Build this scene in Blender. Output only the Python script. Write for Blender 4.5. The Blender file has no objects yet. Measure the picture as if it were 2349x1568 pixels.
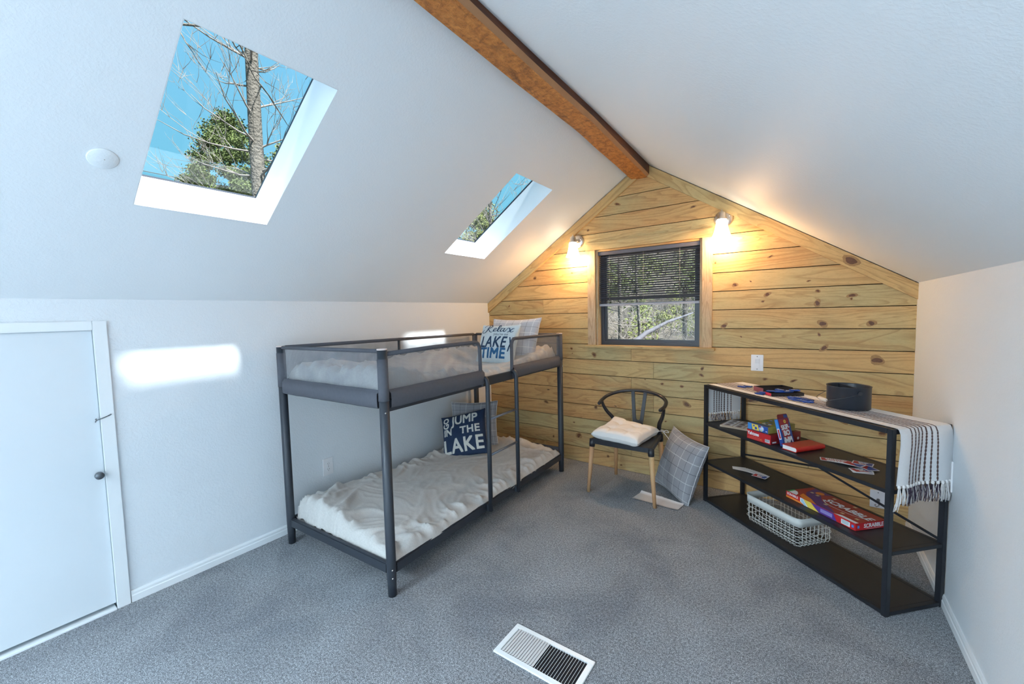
import bpy, bmesh, math, random
from math import sin, cos, pi, radians, sqrt
from mathutils import Vector, Matrix, noise

S = bpy.context.scene
COL = S.collection

# ------------------------------------------------------------------ camera
cam_d = bpy.data.cameras.new('camera')
cam = bpy.data.objects.new('camera', cam_d); COL.objects.link(cam)
FPX = 958.902
cam_d.sensor_width = 36.0
cam_d.sensor_fit = 'HORIZONTAL'
cam_d.lens = FPX / 2349 * 36
cam_d.shift_x = 31.81 / 2349
cam_d.shift_y = 1.03 / 2349
cam_d.clip_start = 0.02
cam_d.clip_end = 200
yaw, pitch, roll = -0.63354, -0.067885, -0.025171
fwd = Vector((sin(yaw)*cos(pitch), cos(yaw)*cos(pitch), sin(pitch)))
rt = Vector((cos(yaw), -sin(yaw), 0)); up = rt.cross(fwd)
rt2 = rt*cos(roll) + up*sin(roll); up2 = -rt*sin(roll) + up*cos(roll)
m = Matrix((rt2, up2, -fwd)).transposed().to_4x4()
m.translation = Vector((2.85819, -3.73517, 1.47693))
cam.matrix_world = m
S.camera = cam

# ------------------------------------------------------------------ world, sun, colour management
w = bpy.data.worlds.new('sky'); S.world = w; w.use_nodes = True
nt = w.node_tree; nt.nodes.clear()
out = nt.nodes.new('ShaderNodeOutputWorld'); bg = nt.nodes.new('ShaderNodeBackground')
tc = nt.nodes.new('ShaderNodeTexCoord'); sep = nt.nodes.new('ShaderNodeSeparateXYZ')
rmp = nt.nodes.new('ShaderNodeValToRGB')
nt.links.new(tc.outputs['Generated'], sep.inputs[0]); nt.links.new(sep.outputs['Z'], rmp.inputs[0])
cr = rmp.color_ramp
cr.elements[0].position = 0.0; cr.elements[0].color = (0.40, 0.62, 0.70, 1)
cr.elements[1].position = 0.95; cr.elements[1].color = (0.13, 0.36, 0.62, 1)
e = cr.elements.new(0.22); e.color = (0.17, 0.51, 0.70, 1)
e = cr.elements.new(0.5); e.color = (0.20, 0.52, 0.78, 1)
nt.links.new(rmp.outputs[0], bg.inputs[0]); bg.inputs[1].default_value = 0.98
nt.links.new(bg.outputs[0], out.inputs[0])

sd = bpy.data.lights.new('sun', 'SUN'); so_ = bpy.data.objects.new('sun', sd); COL.objects.link(so_)
sd.energy = 18.0; sd.angle = radians(4.5); sd.color = (0.97, 0.99, 1.0)
SUN = Vector((1.0, -0.05, 1.22)).normalized()
so_.rotation_euler = SUN.to_track_quat('Z', 'Y').to_euler(); so_.location = (12, 0, 14)

vs = S.view_settings
vs.view_transform = 'Standard'; vs.look = 'None'; vs.gamma = 1; vs.exposure = 0.36
try: vs.use_curve_mapping = False
except Exception: pass

# fill lights added unseen behind the camera, the first in an assumed rear window
def area(name, loc, rot, sx, sy, power, col):
    d = bpy.data.lights.new(name, 'AREA'); d.shape = 'RECTANGLE'; d.size = sx; d.size_y = sy
    d.energy = power; d.color = col
    o = bpy.data.objects.new(name, d); COL.objects.link(o); o.location = loc; o.rotation_euler = rot
    return o
area('window_daylight', (1.70, -6.98, 1.30), (radians(90), 0, 0), 1.7, 1.5, 22, (0.76, 0.89, 1.0))
# added fill light in a made-up skylight of the left slope, behind the camera
NLv = Vector((-1.147, 0, 1.705)).normalized()
area('skylight_daylight', Vector((.92, -5.9, 2.22))+NLv*.16, NLv.to_track_quat('Z', 'Y').to_euler(), .50, .80, 270, (0.72, 0.89, 1.0))
def point(name, loc, power, col, r):
    d = bpy.data.lights.new(name, 'POINT'); d.energy = power; d.color = col; d.shadow_soft_size = r
    o = bpy.data.objects.new(name, d); COL.objects.link(o); o.location = loc
point('ceiling_lamp_light', (1.85, -5.4, 2.36), 14, (0.85, 0.94, 1.0), .10)  # extra lamp added out of view to brighten the room

# ------------------------------------------------------------------ materials
MATS = {}
def newmat(name):
    mt = bpy.data.materials.new(name); mt.use_nodes = True
    n = mt.node_tree; b = n.nodes['Principled BSDF']
    MATS[name] = mt
    return mt, n, b
def N(n, t, **k):
    nd = n.nodes.new(t)
    for a, v in k.items(): setattr(nd, a, v)
    return nd
def mixrgb(n, f, a, b, mode='MIX'):
    x = N(n, 'ShaderNodeMix', data_type='RGBA', blend_type=mode)
    for sock, v in ((0, f), (6, a), (7, b)):
        if hasattr(v, 'is_linked') or hasattr(v, 'links'): n.links.new(v, x.inputs[sock])
        else: x.inputs[sock].default_value = v if sock == 0 else (*v[:3], 1)
    return x.outputs[2]
def math_(n, op, a, b=None, c=None):
    x = N(n, 'ShaderNodeMath', operation=op)
    for i, v in enumerate((a, b, c)):
        if v is None: continue
        if hasattr(v, 'links'): n.links.new(v, x.inputs[i])
        else: x.inputs[i].default_value = v
    return x.outputs[0]
def ramp(n, f, stops, interp='LINEAR'):
    r = N(n, 'ShaderNodeValToRGB'); c = r.color_ramp; c.interpolation = interp
    while len(c.elements) < len(stops): c.elements.new(0.5)
    for el, (p, col) in zip(c.elements, stops):
        el.position = p; el.color = (*col[:3], 1) if len(col) > 1 else (col[0],)*3 + (1,)
    n.links.new(f, r.inputs[0]); return r.outputs[0]
def coords(n, kind='Object', scale=(1, 1, 1), loc=(0, 0, 0), rot=(0, 0, 0)):
    t = N(n, 'ShaderNodeTexCoord'); mp = N(n, 'ShaderNodeMapping')
    mp.inputs['Scale'].default_value = scale; mp.inputs['Location'].default_value = loc; mp.inputs['Rotation'].default_value = rot
    n.links.new(t.outputs[kind], mp.inputs[0]); return mp.outputs[0]
def noise_(n, vec, scale, detail=2, rough=.5, dist=0):
    x = N(n, 'ShaderNodeTexNoise'); x.inputs['Scale'].default_value = scale; x.inputs['Detail'].default_value = detail
    x.inputs['Roughness'].default_value = rough; x.inputs['Distortion'].default_value = dist
    if vec is not None: n.links.new(vec, x.inputs['Vector'])
    return x.outputs['Fac']
def bump(n, b, h, strength, dist=.002):
    x = N(n, 'ShaderNodeBump'); x.inputs['Strength'].default_value = strength; x.inputs['Distance'].default_value = dist
    n.links.new(h, x.inputs['Height']); n.links.new(x.outputs[0], b.inputs['Normal'])

def mat(name, col, rough=.5, metal=0, var=0.0, vscale=20, bs=0, bscale=100, bdist=.002, spec=.5):
    if name in MATS: return MATS[name]
    mt, n, b = newmat(name)
    v = coords(n)
    if var:
        f = noise_(n, v, vscale, 3)
        c = mixrgb(n, f, [x*(1-var) for x in col], [min(1, x*(1+var)) for x in col])
        n.links.new(c, b.inputs['Base Color'])
    else: b.inputs['Base Color'].default_value = (*col, 1)
    b.inputs['Roughness'].default_value = rough; b.inputs['Metallic'].default_value = metal
    b.inputs['Specular IOR Level'].default_value = spec
    if bs: bump(n, b, noise_(n, v, bscale, 3), bs, bdist)
    return mt

def plaster(name, col, strength, scale=75):
    mt, n, b = newmat(name); v = coords(n)
    n1 = noise_(n, v, scale, 3, .55, .4); n2 = noise_(n, v, scale*3.1, 2)
    h = math_(n, 'ADD', ramp(n, n1, [(.42, (0,)), (.62, (1,))]), math_(n, 'MULTIPLY', n2, .25))
    b.inputs['Base Color'].default_value = (*col, 1); b.inputs['Roughness'].default_value = .62
    bump(n, b, h, strength, .0022); return mt
M_WALL = plaster('white_orange_peel_paint', (.75, .79, .825), .24)
M_CEIL = plaster('white_ceiling_paint', (.84, .875, .90), .14, 95)
M_TRIM = mat('white_semi_gloss_trim', (.82, .85, .87), .35, bs=.03, bscale=30)
M_DOOR = mat('white_painted_door', (.70, .75, .79), .42, var=.02, vscale=4, bs=.05, bscale=14)

def carpet():
    mt, n, b = newmat('grey_carpet'); v = coords(n)
    f = noise_(n, v, 290, 4, .8); f2 = noise_(n, coords(n, scale=(1, .7, 1)), 620, 2, .7)
    c = ramp(n, f, [(.38, (.03, .034, .042)), (.5, (.22, .235, .26)), (.62, (.64, .67, .71))])
    c2 = ramp(n, f2, [(.32, (.45,)), (.68, (1.45,))])
    c = mixrgb(n, .75, c, c2, 'MULTIPLY')
    c = mixrgb(n, .8, c, ramp(n, noise_(n, v, 95, 3, .65), [(.36, (.50,)), (.64, (1.42,))]), 'MULTIPLY')
    big = noise_(n, v, 2.2, 4, .6, .4)
    c3 = ramp(n, big, [(.36, (.72, .73, .76)), (.5, (.95, .95, .95)), (.68, (1.12, 1.12, 1.12))])
    c = mixrgb(n, .9, c, c3, 'MULTIPLY')
    st = ramp(n, noise_(n, v, 7.5, 4, .6, .2), [(.60, (0,)), (.74, (1,))])
    c = mixrgb(n, math_(n, 'MULTIPLY', st, .22), c, (.12, .125, .15))
    n.links.new(c, b.inputs['Base Color']); b.inputs['Roughness'].default_value = 1; b.inputs['Specular IOR Level'].default_value = .1
    b.inputs['Sheen Weight'].default_value = .15
    bump(n, b, math_(n, 'ADD', f, math_(n, 'MULTIPLY', f2, .5)), .6, .004); return mt
M_CARPET = carpet()

def pine(name, ax='X', cols=((.64, .375, .15), (.70, .465, .20), (.55, .405, .185)), grain=.75, useattr=True, knots=True):
    """pine boards: ax = grain direction in object space"""
    mt, n, b = newmat(name)
    t = N(n, 'ShaderNodeTexCoord'); src = t.outputs['Object']
    if useattr:
        a = N(n, 'ShaderNodeAttribute', attribute_name='tone'); tone = a.outputs['Fac']
    else:
        oi = N(n, 'ShaderNodeObjectInfo'); tone = oi.outputs['Random']
    cx = N(n, 'ShaderNodeCombineXYZ')
    for i, k in enumerate((7.3, 3.1, 5.7)): n.links.new(math_(n, 'MULTIPLY', tone, k), cx.inputs[i])
    ad = N(n, 'ShaderNodeVectorMath', operation='ADD'); n.links.new(src, ad.inputs[0]); n.links.new(cx.outputs[0], ad.inputs[1])
    sc = {'X': (.9, 8, 8), 'Z': (8, 8, .9), 'Y': (8, .9, 8)}[ax]
    mp = N(n, 'ShaderNodeMapping'); mp.inputs['Scale'].default_value = sc; n.links.new(ad.outputs[0], mp.inputs[0])
    fine = N(n, 'ShaderNodeMapping'); fine.inputs['Scale'].default_value = [s*(1 if s > 2 else 3) for s in sc]; n.links.new(ad.outputs[0], fine.inputs[0])
    warp = noise_(n, mp.outputs[0], .55, 3, .5, 1.0)
    rings = math_(n, 'FRACT', math_(n, 'MULTIPLY', warp, 15))
    line = ramp(n, rings, [(0, (1,)), (.12, (0,)), (.6, (.1,)), (1, (.85,))])
    fb = noise_(n, fine.outputs[0], 12, 4, .7)
    base = ramp(n, tone, [(0, cols[0]), (.35, cols[1]), (.62, cols[2]), (1, cols[1])])
    patch = noise_(n, ad.outputs[0], 1.7, 2, .5)
    base = mixrgb(n, ramp(n, patch, [(.46, (0,)), (.66, (.65,))]), base, (.52, .45, .235))
    base = mixrgb(n, ramp(n, noise_(n, mp.outputs[0], 1.1, 2), [(.5, (0,)), (.75, (.55,))]), base, (.60, .30, .11))
    dark = mixrgb(n, .6, base, (.30, .15, .05), 'MULTIPLY')
    c = mixrgb(n, math_(n, 'MULTIPLY', line, grain*.85), base, dark)
    c = mixrgb(n, math_(n, 'MULTIPLY', ramp(n, fb, [(.45, (0,)), (.75, (1,))]), .45*grain), c, dark)
    if knots:
        km = N(n, 'ShaderNodeMapping'); km.inputs['Scale'].default_value = [4.2 if s > 2 else 2.4 for s in sc]; n.links.new(ad.outputs[0], km.inputs[0])
        vo = N(n, 'ShaderNodeTexVoronoi'); vo.inputs['Scale'].default_value = 1.0; n.links.new(km.outputs[0], vo.inputs['Vector'])
        gate = ramp(n, N_sep(n, vo.outputs['Color']), [(.62, (0,)), (.64, (1,))])
        k = ramp(n, vo.outputs['Distance'], [(.0, (1,)), (.035, (.9,)), (.05, (.25,)), (.062, (.55,)), (.085, (0,))])
        c = mixrgb(n, math_(n, 'MULTIPLY', k, gate), c, (.10, .04, .015))
    n.links.new(c, b.inputs['Base Color']); b.inputs['Roughness'].default_value = .55
    b.inputs['Specular IOR Level'].default_value = .3
    bump(n, b, math_(n, 'SUBTRACT', fb, math_(n, 'MULTIPLY', line, .6)), .25, .0012)
    return mt
def N_sep(n, c):
    s = N(n, 'ShaderNodeSeparateColor'); n.links.new(c, s.inputs[0]); return s.outputs[0]
M_PINE = pine('pine_shiplap', knots=False)
M_PINE_X = pine('pine_board_flat', 'X', useattr=False, knots=False)
M_PINE_Z = pine('pine_board_upright', 'Z', cols=((.58, .38, .20), (.62, .45, .28), (.54, .41, .27)), useattr=False, knots=False)
M_KNOT = mat('dark_pine_knot', (.14, .055, .02), .5, var=.5, vscale=90)
M_KNOT2 = mat('knot_ring', (.36, .20, .07), .5, var=.3, vscale=90)
M_GAP = mat('dark_board_gap', (.008, .005, .003), .95, spec=.1)

def beam_mat():
    mt, n, b = newmat('orange_stained_rough_timber'); v = coords(n, scale=(1, .35, 1))
    v2 = coords(n, scale=(1, 1, 1), rot=(0, 0, .6))
    c = ramp(n, noise_(n, v2, 26, 6, .75, .5), [(.3, (.16, .045, .012)), (.48, (.56, .19, .035)), (.68, (.80, .34, .085))])
    sm = noise_(n, v, 5, 5, .7, .8)
    c = mixrgb(n, ramp(n, sm, [(.54, (0,)), (.66, (.85,))]), c, (.09, .028, .012))
    fib = noise_(n, coords(n, scale=(1, .12, 1)), 120, 3, .7)
    c = mixrgb(n, ramp(n, fib, [(.5, (0,)), (.8, (.6,))]), c, (.24, .08, .02))
    n.links.new(c, b.inputs['Base Color']); b.inputs['Roughness'].default_value = .6
    bump(n, b, math_(n, 'ADD', noise_(n, v2, 60, 5, .8), fib), .9, .006); return mt
M_BEAM = beam_mat()
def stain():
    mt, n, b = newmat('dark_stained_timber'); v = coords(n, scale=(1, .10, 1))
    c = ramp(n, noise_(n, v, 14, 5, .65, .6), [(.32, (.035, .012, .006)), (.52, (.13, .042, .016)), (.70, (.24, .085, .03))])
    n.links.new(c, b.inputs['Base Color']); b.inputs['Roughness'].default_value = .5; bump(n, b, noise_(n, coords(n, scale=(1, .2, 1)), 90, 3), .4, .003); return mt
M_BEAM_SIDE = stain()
M_BEAM_EDGE = mat('pale_timber_chamfer', (.42, .21, .10), .6, var=.2, vscale=15, bs=.2, bscale=60)

def glass_mat():
    mt, n, b = newmat('window_glass')
    n.nodes.remove(b); o = n.nodes['Material Output']
    tr = N(n, 'ShaderNodeBsdfTransparent'); tr.inputs[0].default_value = (.93, .97, .97, 1)
    gl = N(n, 'ShaderNodeBsdfGlossy'); gl.inputs['Roughness'].default_value = .01
    lw = N(n, 'ShaderNodeLayerWeight'); lw.inputs[0].default_value = .5
    fac = math_(n, 'ADD', math_(n, 'MULTIPLY', math_(n, 'POWER', lw.outputs['Facing'], 5.0), .9), .035)
    mx = N(n, 'ShaderNodeMixShader'); n.links.new(fac, mx.inputs[0]); n.links.new(tr.outputs[0], mx.inputs[1]); n.links.new(gl.outputs[0], mx.inputs[2])
    n.links.new(mx.outputs[0], o.inputs['Surface']); return mt
M_GLASS = glass_mat()
def mesh_fabric(name, col, opac):
    mt, n, b = newmat(name); o = n.nodes['Material Output']
    b.inputs['Base Color'].default_value = (*col, 1); b.inputs['Roughness'].default_value = .8; b.inputs['Sheen Weight'].default_value = .3
    tr = N(n, 'ShaderNodeBsdfTransparent'); mx = N(n, 'ShaderNodeMixShader')
    v = coords(n)
    vo = N(n, 'ShaderNodeTexVoronoi'); vo.inputs['Scale'].default_value = 300; vo.inputs['Randomness'].default_value = 0; n.links.new(v, vo.inputs['Vector'])
    folds = noise_(n, coords(n, scale=(9, 9, .6)), 1.6, 2)
    f = math_(n, 'ADD', math_(n, 'MULTIPLY', ramp(n, vo.outputs['Distance'], [(.25, (0,)), (.45, (1,))]), .3), math_(n, 'ADD', opac-.25, math_(n, 'MULTIPLY', folds, .2)))
    n.links.new(f, mx.inputs[0]); n.links.new(tr.outputs[0], mx.inputs[1]); n.links.new(b.outputs[0], mx.inputs[2]); n.links.new(mx.outputs[0], o.inputs['Surface'])
    return mt
M_MESH = mesh_fabric('grey_mesh_fabric', (.20, .22, .26), .30)
M_BAND = mat('grey_woven_fabric', (.085, .088, .105), .85, var=.12, vscale=60, bs=.3, bscale=500)
M_STEEL = mat('dark_grey_powder_coat', (.026, .032, .043), .45, bs=.02, bscale=80)
M_RUNG = mat('satin_grey_metal', (.20, .23, .28), .3, metal=.5)
M_SCREW = mat('bright_screw', (.7, .7, .7), .25, metal=1)
M_CAPW = mat('pale_post_cap', (.75, .62, .58), .5)
M_BLACK = mat('black_powder_coat', (.013, .015, .020), .42)
M_SHELF = mat('black_shelf_board', (.020, .020, .022), .42, var=.15, vscale=40, bs=.05, bscale=120)
M_PLASTIC = mat('black_chair_plastic', (.016, .018, .024), .36)
M_BEECH = pine('beech_leg', 'Z', cols=((.58, .33, .17), (.60, .36, .19), (.55, .31, .16)), grain=.25, useattr=False, knots=False)
M_CREAM = mat('white_cotton', (.80, .77, .74), .9, var=.05, vscale=8, bs=.25, bscale=350)
def linen(name, col):
    mt, n, b = newmat(name); v = coords(n)
    f = noise_(n, v, 130, 4, .7); f2 = noise_(n, coords(n, scale=(1, 4, 1)), 60, 3, .7)
    c = mixrgb(n, math_(n, 'MULTIPLY', math_(n, 'ADD', f, f2), .5), [x*.66 for x in col], [min(1, x*1.3) for x in col])
    n.links.new(c, b.inputs['Base Color']); b.inputs['Roughness'].default_value = .95; b.inputs['Sheen Weight'].default_value = .2
    bump(n, b, f2, .25, .001); return mt
M_LINEN = linen('pale_oat_linen', (.56, .545, .52))
M_WHITE = mat('white_plastic', (.82, .82, .84), .35)
M_IVORY = mat('white_outlet_plastic', (.74, .73, .78), .4)
M_GREYDET = mat('grey_slot', (.12, .12, .13), .5)
M_NICKEL = mat('brushed_nickel', (.62, .57, .53), .28, metal=1)
M_DARKMETAL = mat('dark_pewter', (.16, .18, .20), .35, metal=.7)
M_BLIND = mat('charcoal_blind_slat', (.10, .10, .125), .38)
M_BLINDRAIL = mat('pale_grey_blind_rail', (.42, .41, .45), .35)
M_WINFRAME = mat('dark_bronze_window_frame', (.035, .04, .052), .35)
M_CORD = mat('grey_cord', (.45, .42, .42), .7)

def emis(name, col, s):
    mt, n, b = newmat(name); b.inputs['Base Color'].default_value = (.9, .88, .84, 1)
    b.inputs['Emission Color'].default_value = (*col, 1); b.inputs['Emission Strength'].default_value = s; return mt
M_SHADE = emis('glowing_frosted_glass', (1, .86, .62), 9)
M_FILL_LAMP = emis('lamp_diffuser', (.9, .96, 1), 1.5)  # glow of the added lamp behind the camera

def plaid(name, base, lines, tint):
    """lines: list of (position, width, colour) used in both directions of the UV square"""
    mt, n, b = newmat(name)
    uv = N(n, 'ShaderNodeUVMap'); sp = N(n, 'ShaderNodeSeparateXYZ'); n.links.new(uv.outputs[0], sp.inputs[0])
    v = coords(n); f = noise_(n, v, 260, 3, .7)
    c = mixrgb(n, f, [x*.8 for x in base], [min(1, x*1.18) for x in base])
    for ax in (0, 1):
        for p, wd, colr in lines:
            d = math_(n, 'ABSOLUTE', math_(n, 'SUBTRACT', sp.outputs[ax], p))
            c = mixrgb(n, math_(n, 'MULTIPLY', math_(n, 'LESS_THAN', d, wd), .8), c, colr)
    n.links.new(c, b.inputs['Base Color']); b.inputs['Roughness'].default_value = .95; b.inputs['Sheen Weight'].default_value = .2
    bump(n, b, f, .2, .001); return mt
_w = (.55, .54, .55); _d = (.06, .06, .075)
PL = [(.11, .0055, _w), (.25, .003, _d), (.37, .0045, _w), (.51, .003, _d), (.64, .0055, _w), (.78, .003, _d), (.90, .0045, _w)]
M_PLAID = plaid('grey_plaid_cotton', (.29, .29, .31), PL, None)
M_PLAID_L = plaid('pale_grey_plaid_cotton', (.60, .60, .64), [(.12, .007, (.85, .84, .84)), (.25, .004, (.25, .25, .27)), (.38, .007, (.85, .84, .84)), (.5, .004, (.25, .25, .27)), (.63, .007, (.85, .84, .84)), (.75, .004, (.25, .25, .27)), (.88, .007, (.85, .84, .84))], None)
M_AQUA = plaid('pale_aqua_cotton', (.66, .76, .80), [(.06, .003, (.45, .60, .70)), (.30, .003, (.5, .66, .72)), (.53, .003, (.5, .66, .72)), (.77, .003, (.5, .66, .72))], None)
M_NAVY = mat('navy_cotton', (.012, .030, .075), .85, var=.15, vscale=50, bs=.2, bscale=400)
M_LETW = mat('off_white_print', (.66, .65, .60), .85, var=.1, vscale=60)
M_LETN = mat('navy_print', (.02, .055, .12), .85)
M_LETB = mat('blue_print', (.03, .14, .32), .85)

# ------------------------------------------------------------------ mesh helpers
class B:
    """collects shapes into one mesh"""
    def __init__(s): s.bm = bmesh.new(); s.mi = 0
    def _new(s, verts, faces):
        vv = [s.bm.verts.new(v) for v in verts]
        for f in faces:
            try:
                fc = s.bm.faces.new([vv[i] for i in f]); fc.material_index = s.mi
            except ValueError: pass
        return vv
    def box(s, c, d, rot=None, bev=0):
        hx, hy, hz = d[0]/2, d[1]/2, d[2]/2
        if bev:
            t = bmesh.new(); bmesh.ops.create_cube(t, size=1)
            for v in t.verts: v.co = Vector((v.co.x*d[0], v.co.y*d[1], v.co.z*d[2]))
            bmesh.ops.bevel(t, geom=list(t.edges), offset=bev, segments=2, affect='EDGES')
            vs_ = [v.co.copy() for v in t.verts]
            t.verts.index_update(); fs = [[v.index for v in f.verts] for f in t.faces]; t.free()
        else:
            vs_ = [Vector((x, y, z)) for x in (-hx, hx) for y in (-hy, hy) for z in (-hz, hz)]
            fs = [(0, 1, 3, 2), (4, 6, 7, 5), (0, 4, 5, 1), (2, 3, 7, 6), (0, 2, 6, 4), (1, 5, 7, 3)]
        M = (rot.to_matrix() if hasattr(rot, 'to_matrix') else rot) if rot is not None else Matrix.Identity(3)
        s._new([M @ v + Vector(c) for v in vs_], fs); return s
    def bb(s, a, b, bev=0):
        c = [(a[i]+b[i])/2 for i in range(3)]; d = [abs(b[i]-a[i]) for i in range(3)]
        return s.box(c, d, bev=bev)
    def tube(s, pts, r, n=10, cap=True, closed=False, flat=1.0):
        pts = [Vector(p) for p in pts]; L = len(pts)
        rr = r if isinstance(r, (list, tuple)) else [r]*L
        t0 = (pts[1]-pts[0]).normalized(); a = Vector((0, 0, 1)) if abs(t0.z) < .9 else Vector((1, 0, 0))
        u = t0.cross(a).normalized(); rings = []
        for i, p in enumerate(pts):
            if closed: t = (pts[(i+1) % L]-pts[i-1]).normalized()
            elif i == 0: t = t0
            elif i == L-1: t = (pts[-1]-pts[-2]).normalized()
            else: t = ((pts[i+1]-p).normalized()+(p-pts[i-1]).normalized()).normalized()
            u = (u - t*u.dot(t)).normalized(); v = t.cross(u)
            rings.append([s.bm.verts.new(p + (u*cos(2*pi*k/n) + v*sin(2*pi*k/n)*flat)*rr[i]) for k in range(n)])
        for i in range(L if closed else L-1):
            A, Bq = rings[i], rings[(i+1) % L]
            for k in range(n):
                f = s.bm.faces.new((A[k], A[(k+1) % n], Bq[(k+1) % n], Bq[k])); f.material_index = s.mi; f.smooth = True
        if cap and not closed:
            f = s.bm.faces.new(rings[0][::-1]); f.material_index = s.mi
            f = s.bm.faces.new(rings[-1]); f.material_index = s.mi
        return s
    def lathe(s, prof, c=(0, 0, 0), n=32, M=None, sx=1, sy=1):
        rings = []; M = M or Matrix.Identity(3)
        for r, z in prof:
            rings.append([s.bm.verts.new(M @ Vector((r*cos(2*pi*k/n)*sx, r*sin(2*pi*k/n)*sy, z)) + Vector(c)) for k in range(n)])
        for a, b_ in zip(rings, rings[1:]):
            for k in range(n):
                f = s.bm.faces.new((a[k], a[(k+1) % n], b_[(k+1) % n], b_[k])); f.smooth = True; f.material_index = s.mi
        for rg, rv in ((rings[0], True), (rings[-1], False)):
            f = s.bm.faces.new(rg[::-1] if rv else rg); f.material_index = s.mi
        return s
    def prism(s, poly, d, off=0, M=None):
        """poly in local XY, extruded d along Z from off"""
        M = M or Matrix.Identity(4); n = len(poly)
        vs_ = [M @ Vector((x, y, off)) for x, y in poly] + [M @ Vector((x, y, off+d)) for x, y in poly]
        fs = [tuple(range(n))[::-1], tuple(range(n, 2*n))] + [(i, (i+1) % n, n+(i+1) % n, n+i) for i in range(n)]
        s._new(vs_, fs); return s
    def grid(s, fn, nu, nv, smooth=True, uvf=None):
        vv = [[s.bm.verts.new(fn(i/nu, j/nv)) for j in range(nv+1)] for i in range(nu+1)]
        uvl = s.bm.loops.layers.uv.verify() if uvf else None
        for i in range(nu):
            for j in range(nv):
                f = s.bm.faces.new((vv[i][j], vv[i+1][j], vv[i+1][j+1], vv[i][j+1])); f.smooth = smooth; f.material_index = s.mi
                if uvl:
                    for lp, (a, b_) in zip(f.loops, ((i, j), (i+1, j), (i+1, j+1), (i, j+1))): lp[uvl].uv = uvf(a/nu, b_/nv)
        return vv
    def obj(s, name, mats, parent=None, smooth=None, weld=0):
        if weld: bmesh.ops.remove_doubles(s.bm, verts=s.bm.verts, dist=weld)
        bmesh.ops.recalc_face_normals(s.bm, faces=s.bm.faces)
        me = bpy.data.meshes.new(name); s.bm.to_mesh(me); s.bm.free()
        for mm in (mats if isinstance(mats, (list, tuple)) else [mats]): me.materials.append(mm)
        if smooth is not None:
            for p in me.polygons: p.use_smooth = smooth
        o = bpy.data.objects.new(name, me); COL.objects.link(o)
        if parent: o.parent = parent
        return o

def tag(o, label=None, cat=None, group=None, kind=None):
    if label: o['label'] = label
    if cat: o['category'] = cat
    if group: o['group'] = group
    if kind: o['kind'] = kind
    return o
def thing(name, label, cat, loc=(0, 0, 0), rot=(0, 0, 0), group=None, kind=None):
    o = bpy.data.objects.new(name, None); COL.objects.link(o); o.empty_display_size = .1
    o.location = loc; o.rotation_euler = rot
    return tag(o, label, cat, group, kind)
def struct(o, label=None): 
    o['kind'] = 'structure'
    if label: o['label'] = label
    return o

def text_bm(txt, size=1, shear=0, bold=0, spacing=1.0, sx=1.0, sub=0, align='CENTER'):
    """flat lettering in the XY plane as (verts, faces)"""
    cu = bpy.data.curves.new('t', 'FONT'); cu.body = txt; cu.size = size; cu.shear = shear; cu.offset = bold
    cu.align_x = align; cu.align_y = 'CENTER'; cu.space_character = spacing; cu.resolution_u = 3; cu.fill_mode = 'FRONT'
    o = bpy.data.objects.new('t', cu); COL.objects.link(o)
    bpy.context.view_layer.update()
    dg = bpy.context.evaluated_depsgraph_get(); me = bpy.data.meshes.new_from_object(o.evaluated_get(dg))
    bm = bmesh.new(); bm.from_mesh(me)
    bmesh.ops.triangulate(bm, faces=bm.faces)
    if sub:
        for _ in range(sub):
            lim = size*.16
            es = [e_ for e_ in bm.edges if e_.calc_length() > lim]
            if not es: break
            bmesh.ops.subdivide_edges(bm, edges=es, cuts=1); bmesh.ops.triangulate(bm, faces=bm.faces)
    bm.verts.index_update()
    V_ = [Vector((v.co.x*sx, v.co.y, 0)) for v in bm.verts]; F_ = [[v.index for v in f.verts] for f in bm.faces]
    bm.free(); bpy.data.objects.remove(o); bpy.data.curves.remove(cu); bpy.data.meshes.remove(me)
    return V_, F_
def put_text(b, txt, fn, **k):
    bo = k.pop('bold', 0); V_, F_ = text_bm(txt, **k)
    for q_, (dx, dy) in enumerate(((0, 0),) if not bo else ((-bo, -bo), (bo, -bo), (-bo, bo), (bo, bo), (0, 0))):
        vs_ = []
        for v in V_:
            v = v+Vector((dx, dy, 0)); p = fn(v); nn = (fn(v+Vector((.001, 0, 0)))-p).cross(fn(v+Vector((0, .001, 0)))-p)
            vs_.append(p+(nn.normalized() if nn.length > 0 else Vector((0, 0, 0)))*q_*.00012)
        b._new(vs_, F_)

# ------------------------------------------------------------------ room numbers
W, HL, HR, XR, ZR, YB = 3.434, 1.6005, 1.6085, 1.705, 2.7475, -7.0
def zl(x): return HL + (ZR-HL)*x/XR
def zrr(x): return HR + (ZR-HR)*(W-x)/(W-XR)
def zc(x): return zl(x) if x < XR else zrr(x)
SL = Vector((XR, 0, ZR-HL)).normalized()            # up the left slope
NL = Vector((-(ZR-HL), 0, XR)).normalized()          # outward normal of the left slope
P0 = Vector((0, 0, HL))
def LS(a, y, d=0): return P0 + SL*a + NL*d + Vector((0, y, 0))
AT = Vector((XR, 0, ZR-HL)).length                   # slope length
SKY = [(-3.183, -2.640, .675, 1.500), (-1.275, -.765, .660, 1.497), (-6.20, -5.60, .675, 1.500)]   # y0, y1, a0, a1; the last is an unseen opening added for light

# floor, walls
b = B(); b.bb((-.15, YB-.15, -.2), (W+.15, .15, 0)); struct(b.obj('floor', M_CARPET), 'grey cut-pile carpet')
b = B(); 
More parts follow.
